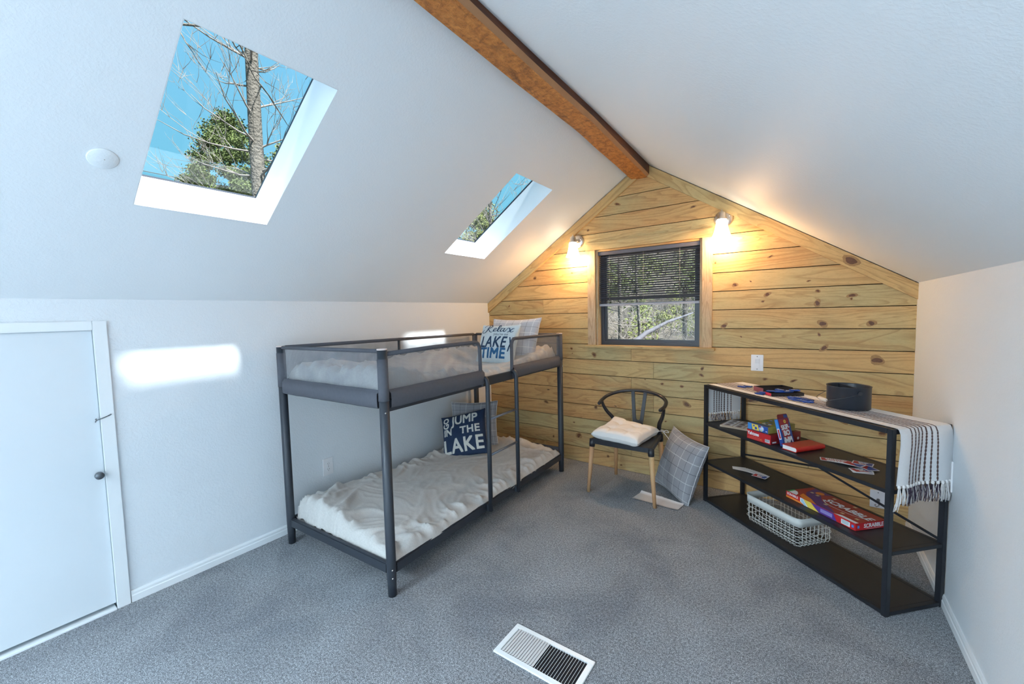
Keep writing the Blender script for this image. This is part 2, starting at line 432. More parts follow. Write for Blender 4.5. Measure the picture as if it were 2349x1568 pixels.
# left wall (knee wall) with the hatch opening cut out: hatch y -4.05..-3.247, z 0..1.447
b.bb((-.12, -3.247, 0), (0, .15, HL)); b.bb((-.12, YB, 0), (0, -4.05, HL)); b.bb((-.12, -4.05, 1.452), (0, -3.247, HL))
struct(b.obj('wall_left', M_WALL), 'white knee wall')
b = B(); b.bb((W, YB, 0), (W+.12, .15, HR)); struct(b.obj('wall_right', M_WALL))
b = B()
gy = YB  # rear wall keeps an assumed window opening for the added fill light
for (x0, x1, z0, z1) in ((0, .85, 0, 1.6), (2.55, W, 0, 1.6), (.85, 2.55, 0, .55)): b.bb((x0, gy-.12, z0), (x1, gy, z1))
poly = [(0, 1.6), (.85, 1.6), (.85, 2.05), (2.55, 2.05), (2.55, 1.6), (W, 1.6), (W, HR), (XR, ZR), (0, HL)]
for x0, x1, zz in ((0, .85, 1.6), (.85, XR, 2.05), (XR, 2.55, 2.05), (2.55, W, 1.6)):
    z0, z1 = zc(x0), zc(x1)
    b._new([(x0, gy, zz), (x1, gy, zz), (x1, gy, z1+.02), (x0, gy, z0+.02), (x0, gy-.12, zz), (x1, gy-.12, zz), (x1, gy-.12, z1+.02), (x0, gy-.12, z0+.02)],
           [(0, 1, 2, 3), (7, 6, 5, 4), (0, 4, 5, 1), (1, 5, 6, 2), (2, 6, 7, 3), (3, 7, 4, 0)])
struct(b.obj('wall_front', M_WALL), 'white gable wall behind the camera')

# ceiling: two slopes, the left one with two seen skylight wells and an added unseen one
b = B()
TL_ = .0025
ys = sorted({YB-.12, 0.15, *[s[0]-TL_ for s in SKY], *[s[1]+TL_ for s in SKY]}); as_ = sorted({-.12, AT+.0, *[s[2]-TL_ for s in SKY], *[s[3]+TL_ for s in SKY]})
def in_sky(y, a): return any(s[0]-TL_ < y < s[1]+TL_ and s[2]-TL_ < a < s[3]+TL_ for s in SKY)
for y0, y1 in zip(ys, ys[1:]):
    for a0, a1 in zip(as_, as_[1:]):
        if in_sky((y0+y1)/2, (a0+a1)/2): continue
        P = [LS(a0, y0), LS(a1, y0), LS(a1, y1), LS(a0, y1)]; Q = [LS(a0, y0, .175), LS(a1, y0, .175), LS(a1, y1, .175), LS(a0, y1, .175)]
        b._new(P+Q, [(0, 1, 2, 3), (4, 7, 6, 5), (0, 4, 5, 1), (1, 5, 6, 2), (2, 6, 7, 3), (3, 7, 4, 0)])
# right slope
RS = Vector((W-XR, 0, HR-ZR)).normalized(); NR = Vector((ZR-HR, 0, W-XR)).normalized(); LR = Vector((W-XR, 0, HR-ZR)).length
def RSf(a, y, d=0): return Vector((XR, 0, ZR)) + RS*a + NR*d + Vector((0, y, 0))
P = [RSf(0, YB-.12), RSf(LR+.12, YB-.12), RSf(LR+.12, .15), RSf(0, .15)]; Q = [p + NR*.175 for p in P]
b._new(P+Q, [(0, 1, 2, 3), (4, 7, 6, 5), (0, 4, 5, 1), (1, 5, 6, 2), (2, 6, 7, 3), (3, 7, 4, 0)])
# ridge cap above
b._new([(XR, YB-.12, ZR), tuple(LS(AT, YB-.12, .175)), tuple(RSf(0, YB-.12, .175)), (XR, .15, ZR), tuple(LS(AT, .15, .175)), tuple(RSf(0, .15, .175))],
       [(0, 2, 1), (3, 4, 5), (1, 2, 5, 4)])
struct(b.obj('ceiling', M_CEIL), 'white sloped ceiling')

# skylights: white well lining, curb frame and pane
for i, (y0, y1, a0, a1) in enumerate(SKY):
    r = struct(thing('window_%d' % (i+1 if i < 2 else 4), ('large square skylight nearer the camera, in the white left slope', 'narrow-looking skylight nearer the pine wall, in the white left slope', 'skylight behind the camera')[i], 'skylight', LS((a0+a1)/2, (y0+y1)/2)))
    r.location = (0, 0, 0)
    b = B(); t = .002; D = .185
    for A0, A1, Y0, Y1 in ((a0-t, a0, y0-t, y1+t), (a1, a1+t, y0-t, y1+t), (a0, a1, y0-t, y0), (a0, a1, y1, y1+t)):
        P = [LS(A0, Y0, .0), LS(A1, Y0, .0), LS(A1, Y1, .0), LS(A0, Y1, .0)]; Q = [p+NL*D for p in P]
        b._new(P+Q, [(0, 1, 2, 3), (4, 7, 6, 5), (0, 4, 5, 1), (1, 5, 6, 2), (2, 6, 7, 3), (3, 7, 4, 0)])
    b.obj('well_lining', M_TRIM, r)
    b = B(); t = .05
    for A0, A1, Y0, Y1 in ((a0-t, a0-.001, y0-t, y1+t), (a1+.001, a1+t, y0-t, y1+t), (a0, a1, y0-t, y0-.001), (a0, a1, y1+.001, y1+t)):
        P = [LS(A0, Y0, .187), LS(A1, Y0, .187), LS(A1, Y1, .187), LS(A0, Y1, .187)]; Q = [p+NL*.012 for p in P]
        b._new(P+Q, [(0, 1, 2, 3), (4, 7, 6, 5), (0, 4, 5, 1), (1, 5, 6, 2), (2, 6, 7, 3), (3, 7, 4, 0)])
    b.obj('curb_frame', M_WINFRAME, r)
    b = B(); P = [LS(a0-.01, y0-.01, .2), LS(a1+.01, y0-.01, .2), LS(a1+.01, y1+.01, .2), LS(a0-.01, y1+.01, .2)]
    b._new(P, [(0, 1, 2, 3)]); b.obj('pane', M_GLASS, r)

# ------------------------------------------------------------------ pine gable wall
rnd = random.Random(7)
SEAMS = [0, .147, .294, .437, .577, .727, .874, 1.021, 1.168, 1.316, 1.465, 1.612, 1.758, 1.906, 2.053, 2.199, 2.347, 2.495, 2.643, 2.79]
WX0, WX1, WZ0, WZ1 = 1.272, 2.180, 1.150, 2.045       # window opening
JOINTS = {0: [.7], 1: [1.598], 2: [2.9], 3: [1.599], 4: [1.797], 5: [1.6], 6: [1.797], 7: [1.601], 8: [], 9: [], 10: [.697], 11: [], 12: []}
JOINTS[5] = [1.6]; JOINTS[7] = [1.6]
def clip(poly, nx, nz, d):
    """keep nx*x+nz*z<=d"""
    outp = []
    for i in range(len(poly)):
        p, q = poly[i], poly[(i+1) % len(poly)]
        fp = nx*p[0]+nz*p[1]-d; fq = nx*q[0]+nz*q[1]-d
        if fp <= 0: outp.append(p)
        if fp*fq < 0:
            t = fp/(fp-fq); outp.append((p[0]+t*(q[0]-p[0]), p[1]+t*(q[1]-p[1])))
    return outp
b = B(); tone = b.bm.faces.layers.float.new('tone')
G = .0056
for k, (z0, z1) in enumerate(zip(SEAMS, SEAMS[1:])):
    xs = [0.0] + JOINTS.get(k, []) + [W]
    for x0, x1 in zip(xs, xs[1:]):
        tv = rnd.random()
        segs = [(x0, x1, z0, z1)]
        if z1 > WZ0 and z0 < WZ1:
            segs = []
            if x0 < WX0: segs.append((x0, min(x1, WX0), z0, z1))
            if x1 > WX1: segs.append((max(x0, WX1), x1, z0, z1))
            if z0 < WZ0: segs.append((max(x0, WX0), min(x1, WX1), z0, WZ0-G/2))
            if z1 > WZ1: segs.append((max(x0, WX0), min(x1, WX1), WZ1+G/2, z1))
        for (a, c, p, q) in segs:
            gl = .0012 if a > 0 and abs(a-x0) < 1e-6 else 0; gr = .0012 if c < W and abs(c-x1) < 1e-6 else 0
            poly = [(a+gl, p+G/2), (c-gr, p+G/2), (c-gr, q-G/2), (a+gl, q-G/2)]
            poly = clip(poly, -(ZR-HL)/XR, 1, HL-.002); poly = clip(poly, (ZR-HR)/(W-XR), 1, HR+(ZR-HR)/(W-XR)*W-.002)
            if len(poly) < 3: continue
            nf = len(b.bm.faces)
            M4 = Matrix(((1, 0, 0, 0), (0, 0, 1, 0), (0, 1, 0, 0), (0, 0, 0, 1)))
            b.prism(poly, .018, 0, M4)
            b.bm.faces.ensure_lookup_table()
            for f in b.bm.faces[nf:]: f[tone] = tv
# backing behind the boards
b.mi = 1
def back_rect(x0, x1, z0, z1):
    poly = [(x0, z0), (x1, z0), (x1, z1), (x0, z1)]
    poly = clip(poly, -(ZR-HL)/XR, 1, HL+.02); poly = clip(poly, (ZR-HR)/(W-XR), 1, HR+(ZR-HR)/(W-XR)*W+.02)
    M4 = Matrix(((1, 0, 0, 0), (0, 0, 1, 0), (0, 1, 0, 0), (0, 0, 0, 1)))
    b.prism(poly, .118, .012, M4)
for r_ in ((-.1, WX0, -.1, 3), (WX1, W+.1, -.1, 3), (WX0, WX1, -.1, WZ0), (WX0, WX1, WZ1, 3)): back_rect(*r_)
# knots (board faces lie at y=0): x, z, half width, half height, tilt
KN = []
def kpx(x, z, rx, rz, t=0): KN.append((x, z, rx, rz, t))
KPX = [(1416, 468, .02, .012), (1349, 528, .012, .010), (1590, 474, .016, .01), (1227, 638, .016, .014), (1312, 626, .009, .007), (1168, 702, .006, .012),
       (1311, 799, .012, .010), (1363, 813, .018, .022), (1367, 933, .016, .02), (1258, 893, .012, .008), (1253, 921, .02, .016), (1317, 968, .009, .006),
       (1328, 998, .022, .03), (1412, 931, .01, .006), (1519, 880, .012, .010), (1564, 886, .014, .010), (1575, 927, .03, .018), (1527, 966, .008, .006),
       (1270, 1000, .01, .012), (1395, 1046, .012, .012), (1425, 1066, .008, .008), (1513, 1076, .008, .014), (1611, 845, .012, .012), (1609, 860, .014, .012),
       (1755, 869, .012, .010), (1820, 873, .016, .009), (1887, 742, .022, .022), (1875, 695, .016, .022), (1876, 667, .010, .012), (1955, 677, .02, .014),
       (1760, 675, .018, .014), (1750, 691, .009, .007), (1767, 588, .014, .006), (1686, 653, .014, .016), (2020, 639, .014, .014), (1855, 644, .009, .006),
       (1953, 685, .006, .008), (1999, 741, .018, .020), (1661, 747, .020, .016), (1890, 798, .026, .014), (2012, 826, .030, .026), (1725, 917, .030, .020),
       (1932, 963, .034, .016), (2024, 993, .018, .018), (2050, 1042, .012, .010), (1641, 603, .008, .008), (1879, 767, .008, .012), (1833, 1046, .010, .007),
       (1504, 408, .010, .012), (1313, 810, .006, .004), (1700, 772, .006, .006), (1480, 870, .006, .004), (1722, 645, .006, .005)]
cinv = m.to_3x3()
def unproj(u, v):
    d = fwd*1.0 + rt2*((u-2349/2+31.81)/FPX) - up2*((v-784-1.03)/FPX); return d
for (u, v, rx, rz) in KPX:
    d = unproj(u, v); t = 3.73517/d.y; KN.append((2.85819+t*d.x, 1.47693+t*d.z, rx, rz, rnd.uniform(-.7, .7)))
for (x, z, rx, rz, t) in KN:
    rx, rz = rx*.95, rz*.8
    for mi, sc_, yy in ((3, 1.45, -.0006), (2, .85, -.0012)):
        b.mi = mi; n_ = 14; ph = rnd.random()*6
        pts = []
        for k in range(n_):
            an = 2*pi*k/n_; rr_ = sc_*(1+.18*sin(2*an+ph)+.1*sin(3*an+ph*2))
            X_, Z_ = rx*rr_*cos(an), rz*rr_*sin(an)
            pts.append((x+X_*cos(t)-Z_*sin(t), yy, z+X_*sin(t)+Z_*cos(t)))
        b._new(pts, [tuple(range(n_))])
struct(b.obj('wall_back', [M_PINE, M_GAP, M_KNOT, M_KNOT2]), 'gable wall clad in yellow-green pine boards')

# trims along the slopes
for i, (p0, p1) in enumerate((((0, HL), (XR-.05, zl(XR-.05))), ((XR+.045, zrr(XR+.045)), (W, HR)))):
    b = B(); q0, q1 = Vector((p0[0], 0, p0[1])), Vector((p1[0], 0, p1[1]))
    wd = .088
    dn = Vector((0, 0, -wd/cos(math.atan2(abs(q1.z-q0.z), q1.x-q0.x)))); dz = Vector((0, 0, -.007))
    xa_ = (q1-q0).normalized(); ya_ = Vector((0, 1, 0)); za_ = xa_.cross(ya_)
    Mt = Matrix((xa_, ya_, za_)).transposed().to_4x4(); Mt.translation = q0+dz; Mi = Mt.inverted()
    P = [q0+dz, q1+dz, q1+dn, q0+dn]; Q = [p+Vector((0, -.024, 0)) for p in P]; P = [p-Vector((0, .0006, 0)) for p in P]
    b._new([Mi @ p for p in P+Q], [(0, 1, 2, 3), (4, 7, 6, 5), (0, 4, 5, 1), (1, 5, 6, 2), (2, 6, 7, 3), (3, 7, 4, 0)])
    if i == 1:
        for mi, sc_, yy in ((2, 1.35, -.0246), (1, .85, -.0252)):
            b.mi = mi; L0 = (q1-q0).length*.815
            b._new([(L0+.040*sc_*cos(t_)*(1+.15*sin(3*t_)), yy, -.038+.024*sc_*sin(t_)) for t_ in [2*pi*k/14 for k in range(14)]], [tuple(range(14))])
    o = b.obj('trim_%d' % (i+1), [M_PINE_X, M_KNOT, M_KNOT2]); o.matrix_world = Mt; struct(o, 'pine trim board along the ceiling slope')


# ------------------------------------------------------------------ gable window
r = struct(thing('window_3', 'dark framed gable window in pine casing', 'window'))
b = B()
b.bb((WX0-.078, -.02, WZ0+.012), (WX0-.004, -.0006, WZ1)); b.obj('casing_board', M_PINE_Z, r)
b = B(); b.bb((WX1+.004, -.02, WZ0+.012), (WX1+.078, -.0006, WZ1)); b.obj('casing_board', M_PINE_Z, r)
b = B(); b.bb((WX0-.095, -.02, WZ1+.001), (WX1+.078, -.0006, WZ1+.072)); b.obj('casing_board', M_PINE_X, r)
b = B(); b.bb((WX0-.10, -.042, WZ0-.012), (WX1+.10, -.0006, WZ0+.010), bev=.003); b.bb((WX0+.001, -.0006, WZ0-.002), (WX1-.001, .10, WZ0+.010)); b.obj('sill', M_PINE_X, r)
b = B(); t = .016
b.bb((WX0-.003, .0, WZ0+.01), (WX0+t, .12, WZ1)); b.obj('jamb', M_PINE_Z, r)
b = B(); b.bb((WX1-t, .0, WZ0+.01), (WX1+.003, .12, WZ1)); b.obj('jamb', M_PINE_Z, r)
b = B(); b.bb((WX0+t, .0, WZ1-t), (WX1-t, .12, WZ1)); b.obj('head_jamb', M_PINE_X, r)
b = B(); fx0, fx1, fz0, fz1 = WX0+t+.001, WX1-t-.001, WZ0+.011, WZ1-t-.001
for (a, c, t2, y0, y1) in ((0, 0, .030, .075, .118), (.030, 0, .022, .085, .112)):
    X0, X1, Z0, Z1 = fx0+a, fx1-a, fz0+a, fz1-a
    b.bb((X0, y0, Z0), (X0+t2, y1, Z1)); b.bb((X1-t2, y0, Z0), (X1, y1, Z1)); b.bb((X0+t2, y0, Z0), (X1-t2, y1, Z0+t2)); b.bb((X0+t2, y0, Z1-t2), (X1-t2, y1, Z1))
b.bb((fx0+.05, .082, (fz0+fz1)/2-.016), (fx1-.05, .114, (fz0+fz1)/2+.016))
b.obj('window_frame', M_WINFRAME, r)
b = B(); b._new([(fx0+.05, .1, fz0+.05), (fx1-.05, .1, fz0+.05), (fx1-.05, .1, fz1-.05), (fx0+.05, .1, fz1-.05)], [(0, 1, 2, 3)]); b.obj('pane', M_GLASS, r)

# venetian blind
r = thing('venetian_blind', 'charcoal venetian blind lowered over the upper half of the gable window', 'blind', ((WX0+WX1)/2, .035, WZ1-.018))
hw = (WX1-WX0)/2-.018
b = B(); b.bb((-hw, -.028, -.032), (hw, .022, -.001), bev=.002); b.obj('head_rail', M_BLIND, r)
zb = 1.530-(WZ1-.018)
b = B(); ns = 21; ztop = -.052; zlow = zb+.052
ss = []
for k in range(ns):
    z = ztop+(zlow-ztop)*k/(ns-1)
    ss.append((z, radians(-20)))
for k in range(3): ss.append((zb+.036-.009*k, radians(3)))
for z, an in ss:
    c_, s_ = cos(an), sin(an)
    pr = [(-.0150, -.0008), (0, .0022), (.0150, -.0008), (.0150, -.0014), (0, .0014), (-.0150, -.0014)]
    pts = [(y*c_-zz*s_, y*s_+zz*c_+z) for y, zz in pr]
    n6 = len(pts)
    b._new([(-hw+.004, y, zz) for y, zz in pts]+[(hw-.004, y, zz) for y, zz in pts], [tuple(range(6)), tuple(range(6, 12))[::-1]]+[(i, (i+1) % 6, 6+(i+1) % 6, 6+i) for i in range(6)])
o = b.obj('slats', M_BLIND, r)
b = B(); b.bb((-hw+.003, -.014, zb-.006), (hw-.003, .014, zb+.008), bev=.003); b.obj('bottom_rail', M_BLINDRAIL, r)
b = B(); b.bb((-hw+.003, -.013, zb+.0085), (hw-.003, .013, zb+.016)); b.obj('bottom_rail', M_BLINDRAIL, r)
for xx in (-hw*.76, -hw*.05, hw*.64):
    b = B(); b.tube([(xx, -.0135, -.034), (xx, -.0135, zb+.004)], .0009, 5); b.obj('ladder_cord', M_CORD, r)

# ------------------------------------------------------------------ ridge beam
b = B(); ch = .018
def bsec(y):
    tb_ = [(0, 0), (-.5, .022), (-1.3, .058), (-2.0, .062), (-2.6, .078), (-8, .085)]
    for (ya, ka), (yb2, kb) in zip(tb_, tb_[1:]):
        if yb2 <= y <= ya+1e-6: k = ka+(kb-ka)*(ya-y)/(ya-yb2); break
    return [(1.618+k, 2.615), (1.764-ch+k*1.0, 2.612), (1.766+k, 2.612+ch), (1.768+k, 2.75), (1.600+k*.6, 2.75)]
ysb = [0.0-.001-.12*i for i in range(58)]
rings = []
for y in ysb:
    sec = bsec(y); jit = noise.noise(Vector((y*3, 0, 0)))*.006; jit2 = noise.noise(Vector((y*6, 5, 0)))*.004
    sec[0] = (sec[0][0]+jit, sec[0][1]+jit2*.5); sec[1] = (sec[1][0]+jit2, sec[1][1])
    rings.append([b.bm.verts.new((x, y, z)) for x, z in sec])
for A_, B_ in zip(rings, rings[1:]):
    for k in range(5):
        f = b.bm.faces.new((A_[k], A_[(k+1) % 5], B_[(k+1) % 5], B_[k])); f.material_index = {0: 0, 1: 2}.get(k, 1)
b.bm.faces.new(rings[0]); b.bm.faces.new(rings[-1][::-1])
o = b.obj('ridge_beam', [M_BEAM, M_BEAM_SIDE, M_BEAM_EDGE]); tag(o, 'rough orange-stained timber ridge beam along the ceiling peak', 'beam')

# ------------------------------------------------------------------ baseboards
def baseboard(name, p0, p1, nrm, h=.075, t=.012):
    b = B(); p0, p1, nrm = Vector(p0), Vector(p1), Vector(nrm)
    prof = [(0, 0), (t, 0), (t, h*.55), (t*.75, h*.62), (t*.75, h*.82), (t*.4, h), (0, h)]
    n = len(prof)
    vs_ = [q+nrm*a+Vector((0, 0, z)) for q in (p0, p1) for a, z in prof]
    b._new(vs_, [tuple(range(n)), tuple(range(n, 2*n))[::-1]]+[(i, (i+1) % n, n+(i+1) % n, n+i) for i in range(n)])
    return struct(b.obj(name, M_TRIM))
baseboard('baseboard_left', (.0005, -3.195, .001), (.0005, -.001, .001), (1, 0, 0), .062)
baseboard('baseboard_right', (W-.0005, -6.99, .001), (W-.0005, -.001, .001), (-1, 0, 0), .062)

# ------------------------------------------------------------------ access hatch door
r = struct(thing('door_1', 'white flush access door in the knee wall', 'door'))
b = B(); b.bb((-.034, -4.045, .030), (-.004, -3.252, 1.447), bev=.002); dr = b.obj('door_panel', M_DOOR, r)
b = B(); b.bb((-.0005, -4.10, 0.0), (.014, -4.05, 1.50)); b.bb((0.0, -3.252, -.0), (.014, -3.198, 1.492), bev=.002); b.obj('casing', M_TRIM, r)
b = B(); b.bb((0, -4.10, 1.447), (.0145, -3.252, 1.492), bev=.002); b.obj('casing', M_TRIM, r)
b = B(); b.bb((-.10, -4.05, -.001), (.018, -3.255, .010), bev=.002); b.obj('threshold', M_TRIM, r)
b = B(); b.bb((-.10, -4.05, .010), (-.05, -3.25, .06)); b.obj('gap_shadow_strip', M_GAP, r)
b = B(); Mx = Matrix.Rotation(pi/2, 3, 'Y')
b.lathe([(.009, -.034), (.009, -.016), (.0165, -.012), (.018, -.004), (.018, .010), (.0165, .013), (.001, .0135)], (.034-.004, -3.278, .722), 20, Mx)
b.obj('door_knob', M_DARKMETAL, dr)
b = B(); b.tube([(-.004, -3.268, 1.0), (.012, -3.268, 1.0)], .0025, 8)
b.tube([(.012+.006*cos(a), -3.268, 1.0+.006*sin(a)) for a in [k*pi/6 for k in range(12)]], .0018, 6, closed=True); b.obj('eye_screw', M_DARKMETAL, dr)
b = B(); b.tube([(.013, -3.222, 1.012), (.018, -3.235, 1.008), (.018, -3.262, 1.000), (.014, -3.270, .996), (.012, -3.272, .988)], .0024, 8)
b.tube([(.013, -3.222, 1.012), (.018, -3.212, 1.018)], .0032, 8); b.obj('hook_latch', M_DARKMETAL, dr)

# ------------------------------------------------------------------ outlets and switch
def outlet(name, label, cat, loc, rz, plate=(.078, .122), kind='duplex', matl=None):
    """built in local XZ plane, facing -Y"""
    mm = matl or M_WHITE
    r = thing(name, label, cat, loc, (0, 0, rz))
    b = B(); b.box((0, -.003, 0), (plate[0], .006, plate[1]), bev=.002); b.obj('cover_plate', mm, r)
    if kind == 'duplex':
        for s_ in (-1, 1):
            b = B(); b.lathe([(.0165, 0), (.0165, .0025)], (0, -.0062, s_*.021), 20, Matrix.Rotation(pi/2, 3, 'X'), 1, 1); o = b.obj('receptacle', mm, r)
            b = B()
            for xx in (-.006, .006): b.box((xx, -.0090, s_*.021+.003), (.002, .0008, .008))
            b.box((0, -.0090, s_*.021-.009), (.004, .0008, .004)); b.obj('slots', M_GREYDET, o)
        b = B(); b.lathe([(.003, 0), (.003, .001)], (0, -.0062, 0), 10, Matrix.Rotation(pi/2, 3, 'X')); b.obj('screw', M_SCREW, r)
    elif kind == 'rocker':
        b = B(); b.box((0, -.0075, 0), (.033, .004, .067), bev=.001); b.box((0, -.010, .014), (.029, .004, .034), Matrix.Rotation(.12, 3, 'X')); b.obj('rocker', mm, r)
        for s_ in (-1, 1):
            b = B(); b.lathe([(.0035, 0), (.0035, .0012)], (0, -.0062, s_*.048), 10, Matrix.Rotation(pi/2, 3, 'X')); b.obj('screw', M_GREYDET, r)
    return r
outlet('wall_outlet', 'white duplex outlet on the knee wall behind the bunk bed', 'outlet', (.0005, -2.037, .373), pi/2, (.080, .128))
outlet('light_switch', 'white rocker light switch on the pine wall right of the window', 'switch', (2.571, -.0008, 1.055), 0, (.080, .124), 'rocker')
r = outlet('wall_outlet', 'pale outlet plate with a plugged-in cord on the pine wall behind the black shelf', 'outlet', (3.283, -.0008, .160), 0, (.082, .122), 'blank', M_IVORY)
b = B(); b.lathe([(.0035, 0), (.0035, .0012)], (0, -.0062, .045), 10, Matrix.Rotation(pi/2, 3, 'X')); b.obj('screw', M_GREYDET, r)
b = B(); b.box((0, -.014, -.008), (.016, .016, .026), bev=.003); b.tube([(0, -.02, -.02), (.004, -.03, -.035), (-.01, -.034, -.045), (-.018, -.03, -.035), (-.012, -.026, -.03)], .0025, 6); b.obj('plug', M_GREYDET, r)
outlet('wall_plate', 'white wall plate on the right wall behind the runner fringe', 'wall plate', (W-.0005, -.905, .66), -pi/2, (.082, .15), 'blank')

# ceiling disc cover
r = thing('ceiling_cover', 'round white blank cover disc on the sloped ceiling left of the large skylight', 'ceiling cover', (.732, -3.304, zl(.732)))
r.rotation_euler = (-NL).to_track_quat('Z', 'Y').to_euler()
b = B(); b.lathe([(.046, .0002), (.046, .003), (.043, .005), (0.001, .0056)], n=48); b.obj('disc', M_CEIL, r)
b = B(); b.lathe([(.002, .0056), (.002, .0062)], (0.004, 0, 0), n=8); b.obj('screw', M_NICKEL, r)

# fixture added for the unseen fill lamp behind the camera
r = thing('ceiling_light', 'flush ceiling light on the ridge beam behind the camera', 'ceiling light', (1.80, -5.4, 2.612))
b = B(); b.lathe([(.11, -.012), (.11, 0)]); b.obj('base_plate', M_WHITE, r)
b = B(); b.lathe([(.02, -.060), (.07, -.052), (.10, -.030), (.105, -.0125)]); b.obj('diffuser', M_FILL_LAMP, r)

# ------------------------------------------------------------------ sconces
def sconce(label, loc, first=None):
    r = thing('wall_sconce', label, 'wall lamp', loc, group='wall sconces beside the window')
    b = B(); RX = Matrix.Rotation(pi/2, 3, 'X')
    b.lathe([(.066, .001), (.066, .008), (.060, .016), (.040, .021), (.001, .022)], (0, 0, 0), 32, RX); b.obj('back_plate', M_NICKEL, r)
    b = B(); 
    b.bm.free()
    for a in (.4, pi+.4):
        b = B(); b.lathe([(.006, 0), (.005, .006), (.001, .007)], (.045*cos(a), -.019, .045*sin(a)), 12, RX); b.obj('mounting_screw', M_NICKEL, r)
    b = B(); b.tube([(0, -.02, .01), (0, -.06, .012), (0, -.085, .012), (0, -.10, .006)], .0085, 12); b.obj('arm', M_NICKEL, r)
    b = B(); b.lathe([(.001, .058), (.004, .055), (.005, .045), (.012, .040), (.025, .032), (.028, .018), (.028, -.004), (.034, -.008), (.034, -.018), (.03, -.018)], (0, -.10, 0), 24); b.obj('socket_cup', M_NICKEL, r)
    b = B(); pr = [(.031, -.015), (.036, -.025), (.038, -.045), (.045, -.085), (.055, -.122), (.066, -.148), (.067, -.150)]
    n = 32
    for prof, fl in ((pr, 0), ([(q-.003, z) for q, z in pr], 1)):
        rings = [[b.bm.verts.new((q*cos(2*pi*k/n), -.10+q*sin(2*pi*k/n), z)) for k in range(n)] for q, z in prof]
        for A_, B_ in zip(rings, rings[1:]):
            for k in range(n):
                f = b.bm.faces.new((A_[k], A_[(k+1) % n], B_[(k+1) % n], B_[k])); f.smooth = True
    b.obj('glass_shade', M_SHADE, r)
    ld = bpy.data.lights.new('sconce_bulb', 'POINT'); ld.energy = 13.0; ld.color = (1.0, .58, .26); ld.shadow_soft_size = .03
    lo = bpy.data.objects.new('sconce_bulb', ld); COL.objects.link(lo); lo.parent = r; lo.location = (0, -.10, -.165)
    return r
sconce('lit nickel sconce with frosted bell shade, left of the gable window', (1.088, 0, 2.146))
sconce('lit nickel sconce with frosted bell shade, above the right side of the gable window', (2.332, 0, 2.172))

# ------------------------------------------------------------------ floor register
r = thing('floor_register', 'white metal floor vent register set in the carpet', 'floor vent', (1.980, -2.270, .0))
hx, hy = .196, .098; rm = .024
b = B()
for c, d in (((0, hy-rm/2, .004), (2*hx, rm, .008)), ((0, -hy+rm/2, .004), (2*hx, rm, .008)), ((hx-rm/2, 0, .004), (rm, 2*hy-2*rm, .008)), ((-hx+rm/2, 0, .004), (rm, 2*hy-2*rm, .008))): b.box(c, d, bev=.0015)
b.obj('frame', mat('chipped_white_enamel', (.80, .84, .86), .3, bs=.05, bscale=40), r)
b = B(); b.box((0, 0, .0015), (2*hx-2*rm, 2*hy-2*rm, .001)); b.obj('duct', mat('dark_duct', (.012, .014, .022), .6), r)
nl = 27; x0 = -hx+rm+.010
for k in range(nl):
    xx = x0+(2*hx-2*rm-.02)*k/(nl-1)
    b = B(); ang = radians(-52) if k < nl//2 else radians(-10)
    b.box((xx, 0, .0075), (.0130 if k < nl//2 else .0075, 2*hy-2*rm-.002, .0009), Matrix.Rotation(radians(-16) if k < nl//2 else radians(-68), 3, 'Y'))
    b.obj('louver', mat('grey_white_louver', (.66, .66, .66), .4) if k < nl//2 else M_TRIM, r)

# ================================================================== BUNK BED (local: x across, y along, z up)
BW, BL_ = .975, 2.042
bed = thing('bunk_bed', 'low dark grey metal bunk bed with mesh sides and a short ladder', 'bunk bed', (.14454, -2.40358, 0), (0, 0, .032012))
BYAW = .032012
def bedw(u, v, z): return Vector((.14454+cos(BYAW)*u-sin(BYAW)*v, -2.40358+sin(BYAW)*u+cos(BYAW)*v, z))
for (u, v, H) in ((0, 0, 1.305), (BW, 0, 1.312), (BW, BL_, 1.286), (0, BL_, 1.283)):
    b = B(); b.tube([(u, v, 0.001), (u, v, .10), (u, v, .16), (u, v, H-.004)], [.0225, .0245, .0255, .0255], 20); po = b.obj('post', M_STEEL, bed)
    b = B(); b.tube([(u, v, H-.004), (u, v, H+.003)], .0262, 20); b.obj('post_cap', M_CAPW, po)
    for zz, yy in ((.150, 1), (.105, 1), (.985, 1)):
        b = B(); sx_ = 1 if u > .5 else -1
        a_ = -.5 if v < 1 else .3
        b.lathe([(.006, 0), (.005, .003), (.001, .0035)], (u+.0245*cos(a_)*sx_, v+.0245*sin(a_), zz), 10, Matrix.Rotation(pi/2, 3, 'Y')); b.obj('bolt', M_SCREW, po)
# lower side and end rails
for (a_, c_) in (((BW, .022), (BW, BL_-.022)), ((0, .022), (0, BL_-.022)), ((.022, 0), (BW-.022, 0)), ((.022, BL_), (BW-.022, BL_))):
    b = B()
    if a_[0] == c_[0]: b.bb((a_[0]-.014, a_[1], .116), (a_[0]+.014, c_[1], .174), bev=.006)
    else: b.bb((a_[0], a_[1]-.014, .116), (c_[0], a_[1]+.014, .174), bev=.006)
    b.obj('lower_rail', M_STEEL, bed)
b = B(); b.bb((-.008, BL_-.012, .185), (BW, BL_+.012, .225), bev=.008)
b.obj('lower_head_rail', M_BAND, bed)
b = B(); b.bb((.014, .014, .135), (BW-.014, BL_-.014, .150)); b.obj('lower_deck', M_BAND, bed)
b = B(); b.bb((.012, .012, 1.022), (BW-.012, BL_-.012, 1.032)); b.obj('upper_deck', M_BAND, bed)
# upper rail bars (bare where the ladder hooks on)
b = B(); b.bb((BW-.014, .02, .985), (BW+.010, BL_-.02, 1.046), bev=.004); b.obj('upper_rail', M_STEEL, bed)

